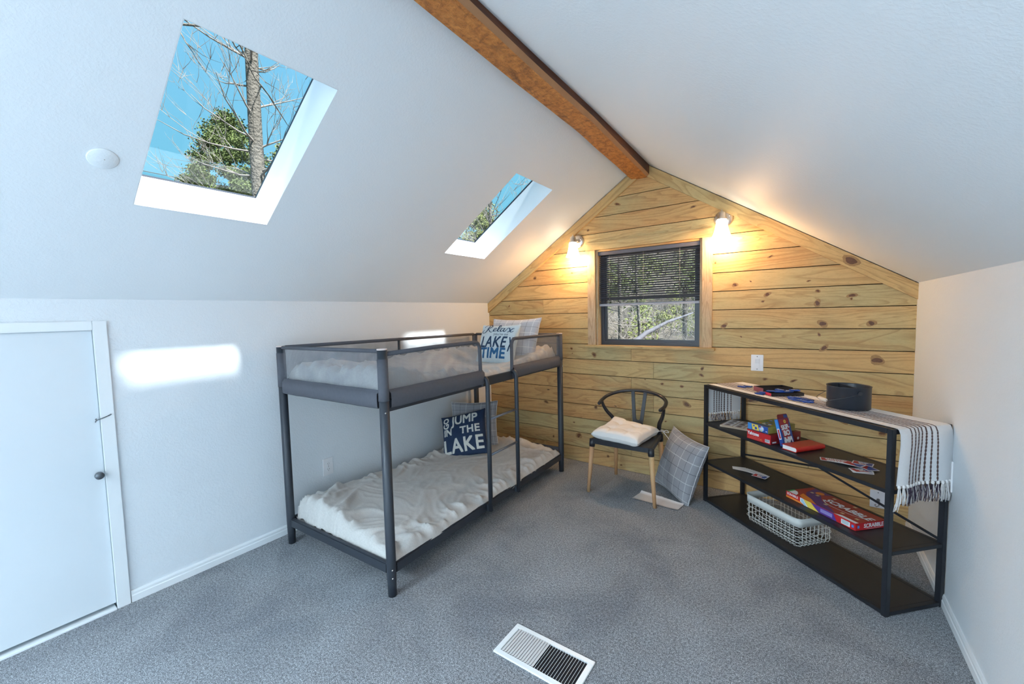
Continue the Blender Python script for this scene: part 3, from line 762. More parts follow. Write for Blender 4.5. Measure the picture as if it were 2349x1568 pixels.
def band(p0, p1, nrm, zt=1.088, zb=1.008, bulge=.026, ends=True):
    """fabric wrapped round the upper rail: a soft-edged trapezoid section swept from p0 to p1"""
    b = B(); p0, p1, nrm = Vector((*p0, 0)), Vector((*p1, 0)), Vector((*nrm, 0))
    sec = [(.004, zt+.012), (bulge*.55, zt), (bulge, zt-.006), (bulge*1.12, (zt+zb)/2), (bulge*1.0, zb+.004), (bulge*.7, zb-.004), (.0, zb+.002), (-.012, zb+.012), (-.012, zt+.008)]
    n = 24
    def fn(s_, t_):
        k = min(int(round(t_*len(sec))), len(sec)) % len(sec)
        o_, z = sec[k]; p = p0.lerp(p1, s_)
        pin = .75+.25*min(1, min(s_, 1-s_)/.05)
        wob = noise.noise(Vector((s_*9, t_*2, p0.x*3)))*.003+noise.noise(Vector((s_*30, t_*3, p0.y)))*.0014
        return p+nrm*(o_*pin+wob)+Vector((0, 0, z+wob))
    b.grid(fn, n, len(sec), True)
    return b.obj('rail_cover', M_BAND, bed, weld=1e-5)
band((BW, .030), (BW, .850), (1, 0)); band((BW, 1.225), (BW, BL_-.03), (1, 0), 1.075, 1.0)
band((.030, 0), (BW-.030, 0), (0, -1)); band((0, .03), (0, BL_-.03), (-1, 0), 1.08, 1.0, .014); band((.03, BL_), (BW-.03, BL_), (0, 1), 1.08, 1.0, .014)

def panel(name, p0, p1, zt0, zt1, zb, corner=None):
    b = B(); p0, p1 = Vector((*p0, 0)), Vector((*p1, 0)); ln_ = (p1-p0).length; nr = Vector(((p1-p0).y, -(p1-p0).x, 0)).normalized()
    rc = .06
    def fn(s_, t_):
        top = zt0+(zt1-zt0)*s_
        if corner:
            d = (1-s_)*ln_ if corner == 1 else s_*ln_
            if d < rc: top -= rc-sqrt(max(0, rc*rc-(rc-d)**2))
        z = zb+(top-zb)*t_
        wv = noise.noise(Vector((s_*ln_*5+p0.x, t_*.8, 3.3)))*.008*sin(pi*t_)*sin(pi*s_)
        q = p0.lerp(p1, s_)+nr*wv
        return Vector((q.x, q.y, z))
    b.grid(fn, 40, 8, True); return b.obj(name, M_MESH, bed)
zt = 1.292
panel('mesh_panel', (BW, .024), (BW, .828), 1.293, 1.292, 1.085, 1)
panel('mesh_panel', (BW, 1.232), (BW, BL_-.024), 1.288, 1.275, 1.07, 2)
panel('mesh_panel', (.024, 0), (BW-.024, 0), 1.295, 1.300, 1.085)
panel('mesh_panel', (0, .024), (0, BL_-.024), 1.292, 1.272, 1.07)
panel('mesh_panel', (.024, BL_), (BW-.024, BL_), 1.270, 1.272, 1.07)
def arc_corner(v0, z0, dirv, r, n=6):
    return [(BW, v0-dirv*r+dirv*r*sin(pi/2*k/n), z0-r+r*cos(pi/2*k/n)) for k in range(n+1)]
b = B(); b.tube([(BW, .022, 1.286), (BW, .4, 1.293)]+arc_corner(.828, 1.293, 1, .05)+[(BW, .832, 1.05), (BW+.004, .836, .99)], .0125, 12); b.obj('guard_rail', M_BAND, bed)
b = B(); b.tube([(BW, BL_-.022, 1.276), (BW, 1.6, 1.284)]+arc_corner(1.228, 1.288, -1, .05)+[(BW, 1.226, 1.05), (BW+.004, 1.228, .99)], .0125, 12); b.obj('guard_rail', M_BAND, bed)
b = B(); b.tube([(.022, 0, 1.297), (BW-.022, 0, 1.302)], .011, 12); b.obj('end_rail', M_BAND, bed)
b = B(); b.tube([(0, .022, 1.297), (0, BL_-.022, 1.275)], .0125, 12); b.obj('guard_rail', M_BAND, bed)
b = B(); b.tube([(.022, BL_, 1.275), (BW-.022, BL_, 1.278)], .0125, 12); b.obj('end_rail', M_BAND, bed)
b = B(); b.tube([(.0, 1.0, 1.0), (.0, 1.0, 1.298)], .011, 12); b.obj('mid_post', M_STEEL, bed)
# fabric sleeves on the posts
for (u, v) in ((0, 0), (BW, 0), (BW, BL_), (0, BL_)):
    b = B(); b.tube([(u, v, 1.045), (u, v, 1.10), (u, v, 1.262)], [.028, .0272, .0272], 20); b.obj('post_sleeve', M_BAND, bed)
# ladder
lad = bpy.data.objects.new('ladder', None); COL.objects.link(lad); lad.parent = bed
for v in (.848, 1.213):
    b = B(); xo = BW+.044
    b.tube([(BW+.010, v, 1.044), (BW+.026, v, 1.044), (xo-.006, v, 1.032), (xo, v, 1.005), (xo, v, .6), (xo, v, .126)], [.0155]*6, 14, flat=1.0)
    b.obj('side_tube', M_STEEL, lad)
    b = B(); b.bb((BW+.0145, v-.012, .122), (BW+.040, v+.012, .168), bev=.003); b.obj('foot_bracket', M_STEEL, lad)
for z in (.762, .512):
    b = B(); b.tube([(BW+.044, .858, z), (BW+.044, 1.203, z)], .0085, 12); b.obj('rung', M_RUNG, lad)

# ------------------------------------------------------------------ duvets
def ss(x): x = max(0, min(1, x)); return x*x*(3-2*x)
def interp(tab, u, v, w=.28):
    num = den = 0
    for (a, c, z) in tab:
        d = ((u-a)**2*1.2+(v-c)**2)
        k = 1/(d*d+.0006); num += k*z; den += k
    return num/den
def duvet(name, label, u0, u1, v0, v1, zb, tab, seed, nu=90, nv=190, amp=1.0):
    b = B(); off = Vector((seed*3.1, seed*1.7, 0))
    def outline(s_, t_):
        u = u0+(u1-u0)*s_; v = v0+(v1-v0)*t_
        ju = noise.noise(Vector((v*4.5, seed, 0)))*.018; jv = noise.noise(Vector((u*6, seed+9, 0)))*.02
        u += ju*(abs(2*s_-1)**3)*(-1 if s_ > .5 else 1)*.6; v += jv*(abs(2*t_-1)**5)
        return u, v
    def h(s_, t_):
        u, v = outline(s_, t_)
        du = min(s_, 1-s_)*(u1-u0); dv = min(t_, 1-t_)*(v1-v0)
        p = Vector((u, v, 0))+off
        pk = noise.noise(Vector((u*22, v*22, seed)))
        d = min(du, dv)+.0015*pk
        # puffed border
        e_ = min(1, max(0, d)/.055); edge = sqrt(max(0, 1-(1-e_)**2))
        z = interp(tab, u, v)-zb
        wr = p + Vector((noise.noise(p*2.1), noise.noise(p*2.3+Vector((5, 5, 5))), 0))*.35
        r1 = 1-abs(noise.noise(Vector((wr.x*3.2, wr.y*2.2, 1))))*2
        r2 = 1-abs(noise.noise(Vector((wr.x*8+3, wr.y*4.5, 2))))*2
        r3 = 1-abs(noise.noise(Vector((wr.x*17, wr.y*12, 7))))*2
        border = ss(1-(d-.02)/.18)
        pu = (1-abs(noise.noise(Vector((u*(4 if du < dv else 9), v*(9 if du < dv else 4), 4)))*2.4))
        fold = (max(0, r1)**4)*.013+(max(0, r2)**5)*.011+(max(0, r3)**3)*.005+border*(max(0, pu)**3)*.022+noise.noise(p*5)*.010
        return u, v, zb+max(0.0, (z+fold*amp*min(1.15, .45+.60*ss(1-(d-.05)/.22)+.5*ss(1-(v-.15)/.4)))*edge)
    def top(s_, t_):
        u, v, z = h(s_, t_); return Vector((u, v, z))
    b.grid(top, nu, nv, True)
    def bot(s_, t_):
        u, v = outline(s_, t_); return Vector((u, v, zb))
    b.grid(bot, 30, 60, True)
    o = b.obj(name, M_LINEN, weld=1e-5); o.location = bed.location; o.rotation_euler = bed.rotation_euler
    return tag(o, label, 'duvet')
duvet('duvet', 'crumpled oat linen duvet on the lower bunk', .020, .985, .022, 2.015, .152,
      [(.05, .08, .24), (.15, .10, .325), (.34, .10, .31), (.55, .08, .22), (.85, .06, .205), (.93, .1, .20), (.08, .5, .262), (.08, .9, .235), (.08, 1.4, .225), (.93, .43, .205), (.93, .84, .20), (.93, 1.33, .21), (.93, 1.9, .20),
       (.5, .4, .245), (.5, 1.0, .235), (.5, 1.5, .225), (.6, 1.9, .255), (.35, .3, .255), (.75, .3, .235), (.2, 1.9, .235), (.85, 1.75, .235)], 3.0)
duvet('duvet', 'crumpled oat linen duvet on the upper bunk', .02, .955, .02, 2.02, 1.034,
      [(.06, .1, 1.15), (.22, .15, 1.19), (.5, .15, 1.165), (.75, .12, 1.20), (.9, .2, 1.15), (.85, .45, 1.11), (.85, .8, 1.085), (.85, 1.05, 1.06), (.85, 1.3, 1.052), (.6, 1.35, 1.045), (.75, 1.5, 1.05), (.4, 1.45, 1.05), (.85, 1.62, 1.10), (.8, 1.85, 1.155), (.3, .6, 1.12), (.3, 1.1, 1.15), (.12, 1.4, 1.15), (.3, 1.9, 1.15), (.55, .8, 1.12), (.55, 1.1, 1.08)], 8.0, amp=1.15)

# ------------------------------------------------------------------ pillows
def pillow(name, label, wd, ht, th, mt, corners=None, piping=None, seed=1, cat='pillow', nub=0):
    """corners: world TL, TR, BR, BL; local x right, y up, z to the viewer"""
    TLc, TRc, BRc, BLc = [Vector(c) for c in corners]
    c = (TLc+TRc+BRc+BLc)/4; x = ((TRc-TLc)+(BRc-BLc)).normalized(); y = ((TLc-BLc)+(TRc-BRc)); y = (y-x*y.dot(x)).normalized(); z = x.cross(y)
    M_ = Matrix((x, y, z)).transposed().to_4x4(); M_.translation = c
    hw_, hh = wd/2, ht/2
    def P(a, q):   # a,q in [-1,1]
        X_ = hw_*a*(1-.085*(1-q*q)*abs(a)**1.5); Y_ = hh*q*(1-.085*(1-a*a)*abs(q)**1.5)
        return X_, Y_
    def Z(a, q):
        k = max(0, (1-a*a))*max(0, (1-q*q))
        w_ = noise.noise(Vector((a*1.6, q*1.6, seed)))*.12+noise.noise(Vector((a*4, q*4, seed+4)))*.05
        ed = 1-abs(noise.noise(Vector((a*5, q*5, seed+8))))*2
        return th/2*(k**.42)*(1+w_)+.004*max(0, ed)*min(1, k*6)
    b = B()
    for s_ in (1, -1):
        def fn(i, j):
            a, q = 2*i-1, 2*j-1
            a = sin(a*pi/2)*.35+a*.65; q = sin(q*pi/2)*.35+q*.65
            X_, Y_ = P(a, q); return Vector((X_, Y_, s_*Z(a, q)))
        b.grid(fn, 36, 36, True, uvf=lambda i, j: (i, j))
    o = b.obj(name, mt, weld=1e-5); o.matrix_world = M_
    tag(o, label, cat)
    if piping:
        b = B(); pts = []
        for k in range(96):
            t_ = k/96*4; e_, f_ = int(t_), t_-int(t_); f_ = f_*2-1
            a, q = ((f_, -1), (1, f_), (-f_, 1), (-1, -f_))[e_]
            X_, Y_ = P(a, q); pts.append((X_*1.004, Y_*1.004, .0015*sin(k*2.4)))
        b.tube(pts, .0028, 6, closed=True); b.obj('piping', piping, o)
    o['_s'] = 0; del o['_s']
    def surf(v):
        a, q = max(-1, min(1, v.x/hw_)), max(-1, min(1, v.y/hh)); 
        return Vector((v.x, v.y, Z(a, q)+.0015))
    return o, surf
def letter(o, surf, name, mt, items):
    for (txt, cx, cy, size, kw) in items:
        b = B(); rot = kw.pop('rot', 0); R = Matrix.Rotation(rot, 3, 'Z')
        put_text(b, txt, lambda v: surf(R @ v+Vector((cx, cy, 0))), size=size, sub=5, **kw)
        b.obj(name, mt, o)
M_PIPE = mat('pale_piping', (.62, .62, .64), .9)
# navy pillow, lower bunk
o, sf = pillow('throw_pillow', 'navy pillow printed GO JUMP IN THE LAKE on the lower bunk', .445, .425, .15, M_NAVY,
               ((.055, -.92, .485), (.436, -.745, .590), (.675, -.87, .275), (.294, -1.05, .175)), seed=2)
letter(o, sf, 'lettering', M_LETW, [('GO', -.150, .120, .078, dict(rot=pi/2, bold=.0022, sx=.9)), ('JUMP', .030, .125, .118, dict(bold=.0028, sx=.92)),
       ('IN', -.135, .025, .092, dict(bold=.0026, sx=.9)), ('THE', .078, .020, .095, dict(bold=.0028, spacing=1.1)), ('LAKE', .0, -.112, .175, dict(bold=.0034, sx=.88, spacing=1.12))])
# plaid pillow behind it
pillow('throw_pillow', 'dark grey plaid pillow against the wall behind the navy pillow', .46, .43, .15, M_PLAID,
       ((.05, -.75, .61), (.45, -.53, .625), (.545, -.59, .235), (.145, -.81, .22)), M_PIPE, seed=5)
# upper bunk: white lake time pillow and pale plaid one
o, sf = pillow('throw_pillow', 'pale aqua pillow printed Relax LAKE TIME on the upper bunk', .415, .385, .13, M_AQUA,
               ((.500, -.715, 1.372), (.915, -.715, 1.378), (.865, -.855, 1.035), (.460, -.855, 1.03)), seed=7)
letter(o, sf, 'lettering', M_LETN, [("you're on", .055, .082, .034, dict(sx=1.1)), ('LAKE', -.012, .006, .140, dict(bold=.0022, sx=.80, shear=.12, spacing=1.08))])
letter(o, sf, 'lettering', M_LETB, [('TIME', .0, -.092, .125, dict(bold=.004, sx=.95, spacing=1.05))])
# brush-script word, drawn as strokes
def stroke(b, pts, wdt, fn):
    """flat calligraphic ribbon through Catmull-Rom points"""
    P_ = [Vector((x, y, 0)) for x, y in pts]; cur = []
    for i in range(len(P_)-1):
        p0, p1, p2, p3 = P_[max(0, i-1)], P_[i], P_[i+1], P_[min(len(P_)-1, i+2)]
        for k in range(6):
            t_ = k/6; cur.append(.5*((2*p1)+(p2-p0)*t_+(2*p0-5*p1+4*p2-p3)*t_*t_+(3*p1-p0-3*p2+p3)*t_**3))
    cur.append(P_[-1]); L_ = []; R_ = []
    for i, p in enumerate(cur):
        d = (cur[min(i+1, len(cur)-1)]-cur[max(0, i-1)]).normalized(); nn = Vector((-d.y, d.x, 0))
        w_ = wdt*(.45+.75*abs(d.y if d.y < 0 else d.y*.35))
        L_.append(fn(p+nn*w_)); R_.append(fn(p-nn*w_))
    vl = [b.bm.verts.new(v) for v in L_]; vr = [b.bm.verts.new(v) for v in R_]
    for i in range(len(vl)-1): b.bm.faces.new((vl[i], vl[i+1], vr[i+1], vr[i]))
b = B(); ox, oy, sc_ = -.165, .108, .001
S_ = [ [(62, 62), (50, 20), (34, -8), (14, -14), (6, 0), (18, 22)], [(12, 40), (30, 66), (66, 70), (86, 56), (72, 36), (46, 30), (58, 24), (76, 2), (96, -8), (108, 4)],
       [(108, 4), (122, 14), (132, 30), (120, 36), (110, 18), (118, 0), (134, 0), (148, 12)], [(148, 12), (164, 44), (160, 66), (150, 50), (148, 16), (158, -2), (172, 8)],
       [(200, 30), (184, 34), (174, 16), (182, -2), (198, 12), (206, 34)], [(206, 34), (200, 12), (208, -2), (222, 8)], [(220, 8), (232, 32), (244, 34), (254, 12), (266, -4), (284, 6)], [(284, 34), (270, 30), (252, 4), (234, -6)] ]
for st_ in S_: stroke(b, [(ox+x*sc_*1.18, oy+y*sc_*.98) for x, y in st_], .0042, sf)
b.obj('lettering', M_LETN, o)
b = B()
for st_ in ([(.178, .060), (.150, -.070)], [(.150, .058), (.182, -.072)]): stroke(b, st_, .0045, sf)
b.obj('paddle_print', M_LETN, o)
pillow('throw_pillow', 'pale grey plaid pillow standing behind the Relax pillow on the upper bunk', .53, .44, .15, M_PLAID_L,
       ((.435, -.50, 1.425), (.955, -.50, 1.432), (.975, -.64, 1.02), (.455, -.64, 1.015)), M_PIPE, seed=11)
# floor pillow
pillow('throw_pillow', 'large grey plaid pillow standing on the carpet against the black shelf', .44, .50, .17, M_PLAID,
       ((1.965, -.085, .500), (2.250, -.31, .437), (2.187, -.482, .0), (1.917, -.187, .012)), M_PIPE, seed=14)

# ------------------------------------------------------------------ chair
ch_ = thing('wishbone_chair', 'black wishbone-back chair with beech legs and a white seat pad', 'chair', (1.714, -.379, 0))
b = B()
fw_, bw_ = .245, .200; yf, yb_ = -.232, .215
def seatpt(s_, t_):
    y = yf+(yb_-yf)*t_; hw2 = fw_+(bw_-fw_)*t_; x = -hw2+2*hw2*s_
    if t_ < .5: y -= .012*(1-(2*s_-1)**2)*(1-2*t_)
    return x, y
def st(s_, t_):
    x, y = seatpt(s_, t_); dip = .012*sin(pi*s_)*sin(pi*t_); return Vector((x, y, .448-dip))
def sb(s_, t_):
    x, y = seatpt(s_, t_); e_ = 1 if (s_ in (0, 1) or t_ in (0, 1)) else 0
    arch = 0
    return Vector((x*(1 if e_ else .97), y*(1 if e_ else .97), (.412+arch) if e_ else .425))
g1 = b.grid(st, 16, 16, True); g2 = b.grid(sb, 16, 16, True)
for k in range(16):
    for A, C_ in ((g1[k][0], g1[k+1][0]), ): pass
for i in range(16):
    for (p, q, r1_, s1_) in ((g1[i][0], g1[i+1][0], g2[i+1][0], g2[i][0]), (g1[i][16], g1[i+1][16], g2[i+1][16], g2[i][16]), (g1[0][i], g1[0][i+1], g2[0][i+1], g2[0][i]), (g1[16][i], g1[16][i+1], g2[16][i+1], g2[16][i])):
        b.bm.faces.new((p, q, r1_, s1_))
seat = b.obj('seat', M_PLASTIC, ch_)
b = B(); n = 24; pts = []
ctrl = [(-.250, -.040, .697), (-.262, .06, .713), (-.240, .160, .740), (-.150, .232, .770), (0, .256, .784), (.150, .232, .770), (.240, .160, .740), (.262, .06, .713), (.248, -.040, .695)]
def cat(P_, m_=6):
    P_ = [Vector(p) for p in P_]; o_ = []
    for i in range(len(P_)-1):
        p0, p1, p2, p3 = P_[max(0, i-1)], P_[i], P_[i+1], P_[min(len(P_)-1, i+2)]
        for k in range(m_):
            t_ = k/m_; o_.append(.5*((2*p1)+(p2-p0)*t_+(2*p0-5*p1+4*p2-p3)*t_*t_+(3*p1-p0-3*p2+p3)*t_**3))
    return o_+[P_[-1]]
c_ = cat(ctrl); rr = [.0145]*len(c_); rr[0] = rr[-1] = .009; rr[1] = rr[-2] = .0138
b.tube(c_, rr, 14); b.obj('arm_rail', M_PLASTIC, ch_)
for s_ in (-1, 1):
    b = B(); c2 = cat([(s_*.190, .185, .43), (s_*.185, .18, .47), (s_*.196, .150, .54), (s_*.232, .095, .61), (s_*.252, .060, .670), (s_*.256, .048, .706)])
    b.tube(c2, [.020-.009*(i/(len(c2)-1)) for i in range(len(c2))], 12); b.obj('arm_post', M_PLASTIC, ch_)
# Y splat with U slot
b = B()
def spl(x, z): # in plane leaning back from seat to rail
    t_ = (z-.43)/(.775-.43); return Vector((x, .196+.050*t_, z))
U = [(-.036, .43), (.036, .43), (.068, .778), (.040, .778)] + [(.018*cos(a)+.000, .552+.018*sin(a)) for a in [-(k*pi/8) for k in range(0, 9)]] + [(-.040, .778), (-.068, .778)]
vf = [b.bm.verts.new(spl(x, z)+Vector((0, -.006, 0))) for x, z in U]; vb = [b.bm.verts.new(spl(x, z)+Vector((0, .006, 0))) for x, z in U]
b.bm.faces.new(vf); b.bm.faces.new(vb[::-1])
for i in range(len(U)): b.bm.faces.new((vf[i], vf[(i+1) % len(U)], vb[(i+1) % len(U)], vb[i]))
b.obj('back_splat', M_PLASTIC, ch_)
for (sx_, sy_, fx, fy, zt_) in ((-1, -1, -.265, -.234, .384), (1, -1, .267, -.237, .384), (-1, 1, -.211, .245, .384), (1, 1, .208, .228, .384)):
    tx, ty = (.232 if sy_ < 0 else .188)*sx_, (-.216 if sy_ < 0 else .196)
    top = Vector((tx, ty, .44)); ft = Vector((fx, fy, .001)); q = top.lerp(ft, (.44-zt_)/.44)
    b = B(); b.tube([top+Vector((0, 0, .003)), top.lerp(q, .6), q], [.0235, .0235, .0225], 16); b.obj('leg_socket', M_PLASTIC, ch_)
    b = B(); b.tube([q, ft], [.0195, .0125], 16); b.obj('leg', M_BEECH, ch_)

# seat pad
pad = None
b = B(); hp = .200
def padf(sgn):
    def fn(i, j):
        a, q = 2*i-1, 2*j-1
        X_ = hp*a*(1-.05*(1-q*q)*abs(a)**2); Y_ = hp*q*(1-.05*(1-a*a)*abs(q)**2)
        k = max(0, 1-a**6)*max(0, 1-q**6)
        tuft = 0
        for tx in (-.36, .36):
            for ty in (-.36, .36):
                d = sqrt((a-tx)**2+(q-ty)**2); tuft += .024*math.exp(-(d/.13)**2)+.010*math.exp(-(d/.32)**2)
        cre = .008*(math.exp(-((abs(a)-.36)/.05)**2)*(1 if abs(q) > .3 else .5)+math.exp(-((abs(q)-.36)/.05)**2)*(1 if abs(a) > .3 else .5))
        z = .047*k**.38+(.010*k - tuft*.8 - cre*min(1, k))*(1 if sgn > 0 else .2)
        lift = .045*ss((-a)*.7)*ss(q)+.006*noise.noise(Vector((a*3, q*3, 1)))
        return Vector((X_, Y_, sgn*z+lift))
    return fn
b.grid(padf(1), 48, 48, True); b.grid(padf(-1), 48, 48, True)
pad = b.obj('seat_pad', M_CREAM, weld=1e-5); pad.location = (1.693, -.425, .486); pad.rotation_euler = (radians(2), radians(1), radians(-7)); tag(pad, 'tufted white cotton seat pad tied to the black chair', 'cushion')
b = B(); b.tube(cat([(.188, .165, .0), (.215, .185, .005), (.232, .20, -.002), (.222, .225, .0), (.20, .22, .003)], 4), .0022, 6)
b.obj('tie', M_CREAM, pad)
b = B(); b.tube(cat([(.232, .20, -.002), (.26, .195, .018), (.275, .2, .0), (.25, .205, -.004), (.232, .20, -.002), (.262, .18, -.02), (.290, .17, -.045)], 4), .0022, 6)
b.obj('tie', M_CREAM, pad)

# white plastic tray sheet on the carpet
b = B()
A_, B_, C_, D_ = Vector((1.787, -.545, 0)), Vector((1.812, -.392, 0)), Vector((2.150, -.450, 0)), Vector((2.130, -.572, 0))
def tr(i, j):
    p = (A_.lerp(D_, i)).lerp(B_.lerp(C_, i), j)
    z = .004+.013*max(0, (j-.84)/.16)**1.5*(1-.5*i)+.003*max(0, (.12-j)/.12)+.003*max(0, (i-.85)/.15)+(.003 if .47 < i < .53 else 0)
    return p+Vector((0, 0, z))
g1 = b.grid(tr, 24, 12, True)
g2 = b.grid(lambda i, j: tr(i, j)+Vector((0, 0, -.0018)), 24, 12, True)
o = b.obj('plastic_tray', mat('glossy_white_plastic_film', (.74, .71, .70), .18)); tag(o, 'thin white plastic tray lying on the carpet under the chair', 'tray')

# ================================================================== SHELF UNIT
SY = .7497913
def shw(u, v, z): return Vector((2.266725+cos(SY)*u+sin(SY)*v, -.278183-sin(SY)*u+cos(SY)*v, z))
SLn, SD, SH_ = 1.266, .326, .903
sh = thing('shelf_unit', 'low black metal open shelf unit standing across the right corner', 'shelf', (2.266725, -.278183, 0), (0, 0, -SY))
Z2, Z3, Z1 = .614, .317, .022
for (u, v) in ((0, 0), (SLn, 0), (SLn, SD), (0, SD)):
    b = B(); b.bb((u-.012, v-.012, .0), (u+.012, v+.012, SH_-.0005), bev=.0015); b.obj('post', M_BLACK, sh)
for v in (0, SD):
    b = B(); b.bb((.012, v-.011, SH_-.024), (SLn-.012, v+.011, SH_), bev=.0015); b.obj('top_rail', M_BLACK, sh)
for u in (0, SLn):
    b = B(); b.bb((u-.011, .012, SH_-.024), (u+.011, SD-.012, SH_), bev=.0015); b.obj('top_rail', M_BLACK, sh)
for z in (SH_-.002, Z2, Z3, Z1):
    b = B(); b.bb((.0125, .0125, z-.014), (SLn-.0125, SD-.0125, z)); b.obj('shelf_board', M_SHELF, sh)
    if z < .8:
        b = B()
        b.bb((.012, -.011, z-.018), (SLn-.012, .0115, z+.001), bev=.0015); b.bb((.012, SD-.0115, z-.018), (SLn-.012, SD+.011, z+.001), bev=.0015)
        b.bb((-.011, .012, z-.018), (.0115, SD-.012, z+.001), bev=.0015); b.bb((SLn-.0115, .012, z-.018), (SLn+.011, SD-.012, z+.001), bev=.0015)
        b.obj('shelf_frame', M_BLACK, sh)
for (z0, z1) in ((.338, .585), (.585, .325)):
    b = B(); p, q = Vector((.012, SD+.008, z0)), Vector((SLn-.012, SD+.008, z1)); d = q-p
    b.box((p+q)/2, (d.length, .003, .013), Matrix.Rotation(-math.atan2(d.z, d.x), 3, 'Y')); b.obj('cross_brace', M_BLACK, sh)

def onshelf(o, u, v, z, ang=0, tilt=None):
    o.location = shw(u, v, z); o.rotation_euler = (0, 0, -SY+ang)
    return o

# ------------------------------------------------------------------ table runner
b = B(); RT = SH_+.0035; v0r, v1r = .018, .318; RL = .222; RRt = .260
M_RUN = mat('white_ribbed_cotton', (.72, .72, .73), .95, bs=.35, bscale=260)
M_STRIPE = mat('brown_braid', (.085, .045, .04), .9, var=.3, vscale=200)
path = [(-.020, SH_-RL), (-.020, SH_-RL*.5), (-.019, SH_-.02), (-.012, SH_+.001), (-.002, RT)]
N0 = 5
top_n = 24
for k in range(1, top_n): path.append((SLn*k/top_n, RT))
path += [(SLn+.002, RT), (SLn+.016, SH_-.001), (SLn+.024, SH_-.022), (SLn+.027, SH_-.07), (SLn+.026, SH_-.13), (SLn+.024, SH_-.20), (SLn+.022, SH_-RRt)]
NP = len(path)-1
def runpt(i, j, off=0.0):
    """i in path steps (float), j 0..1 across"""
    k = min(int(i), NP-1); f = i-k; (u0, z0), (u1, z1) = path[k], path[k+1]
    u, z = u0+(u1-u0)*f, z0+(z1-z0)*f
    dn = Vector((u1-u0, 0, z1-z0)).normalized(); nr = Vector((-dn.z, 0, dn.x))
    hang = max(0, i-(NP-7))/7; 
    v = v0r+(v1r-v0r)*j
    if hang > 0:
        v = v+(j-.4)*.03*hang+.006*sin(hang*5+j*3)*hang
    rip = 0
    if hang > .2: rip = .010*hang*sin(j*9+.6)
    if i < N0-1: rip = .004*sin(j*11)*(1-i/(N0-1))
    sag = -.020*hang*j if False else 0
    p = Vector((u, v, z+sag))+nr*(off)
    p.x += rip
    return p
b.grid(lambda i, j: runpt(i*NP, j), 110, 30, True)
b.grid(lambda i, j: runpt(i*NP, j, -.0022), 110, 30, True)
run = b.obj('table_runner', M_RUN); onshelf(run, 0, 0, 0); tag(run, 'white woven table runner with seven brown braided stripes, draped over the black shelf', 'table runner')
STR = [.20, .285, .36, .43, .51, .60, .69]
for jj in STR:
    b = B(); nseg = 340; wv = .0055 if jj > .5 and jj < .52 else .0042
    prev = None
    for k in range(nseg+1):
        i = NP*k/nseg; tw = abs(sin(k*pi/3.0)); w_ = (.35+.65*tw)*wv/(v1r-v0r)
        a_ = b.bm.verts.new(runpt(i, jj-w_, .0012)); c_ = b.bm.verts.new(runpt(i, jj+w_, .0012)); mdl = b.bm.verts.new(runpt(i, jj, .0028))
        if prev:
            b.bm.faces.new((prev[0], prev[2], mdl, a_)); b.bm.faces.new((prev[2], prev[1], c_, mdl))
        prev = (a_, c_, mdl)
    prev = None
    for k in range(0, 81):
        i = 4.0*k/80; tw = abs(sin(k*pi/3.0)); w_ = (.35+.65*tw)*wv/(v1r-v0r)
        a_ = b.bm.verts.new(runpt(i, jj-w_, -.0034)); c_ = b.bm.verts.new(runpt(i, jj+w_, -.0034)); mdl = b.bm.verts.new(runpt(i, jj, -.0050))
        if prev:
            b.bm.faces.new((prev[0], prev[2], mdl, a_)); b.bm.faces.new((prev[2], prev[1], c_, mdl))
        prev = (a_, c_, mdl)
    b.obj('stripe', M_STRIPE, run)
# fringe: knotted tassels on both ends
M_FR_W = mat('cream_fringe', (.74, .72, .71), .95); M_FR_D = mat('dark_fringe', (.05, .035, .06), .95)
rnd = random.Random(21)
for end in (0, 1):
    nt_ = 15
    for k in range(nt_):
        j = (k+.5)/nt_
        p = runpt(0 if end == 0 else NP-.001, j)
        bw = B(); 
        ln2 = (.062 if end == 0 else .085)*(1.25 if (k == 0 and end) else 1)
        sgn = 1 if end else -1
        bw.lathe([(.001, .004), (.006, .002), (.0075, -.005), (.006, -.012), (.003, -.014)], p, 8)
        dark = any(abs(j-q) < .045 for q in STR)
        ns_ = 13
        bd = B() if dark else None
        for q in range(ns_):
            tgt = bd if (dark and q % 2 == 0) else bw
            ax, ay = rnd.uniform(-.006, .006), rnd.uniform(-.013, .013)
            L_ = ln2*rnd.uniform(.82, 1.08); wob = rnd.uniform(-.006, .006)
            skew = -.016 if (k == 0 and end) else 0
            pts = [p+Vector((ax*.3, ay*.3, -.008)), p+Vector((ax*.8+sgn*.002, ay*.8+wob, -.008-L_*.4)), p+Vector((ax+sgn*.002, ay*1.0-wob*.5+skew*.6, -.008-L_*.75)), p+Vector((ax, ay*1.15+skew, -.008-L_))]
            tgt.tube(pts, .0013, 4)
        ob = bw.obj('tassel', M_FR_W, run)
        if bd: bd.obj('dark_strands', M_FR_D, ob)

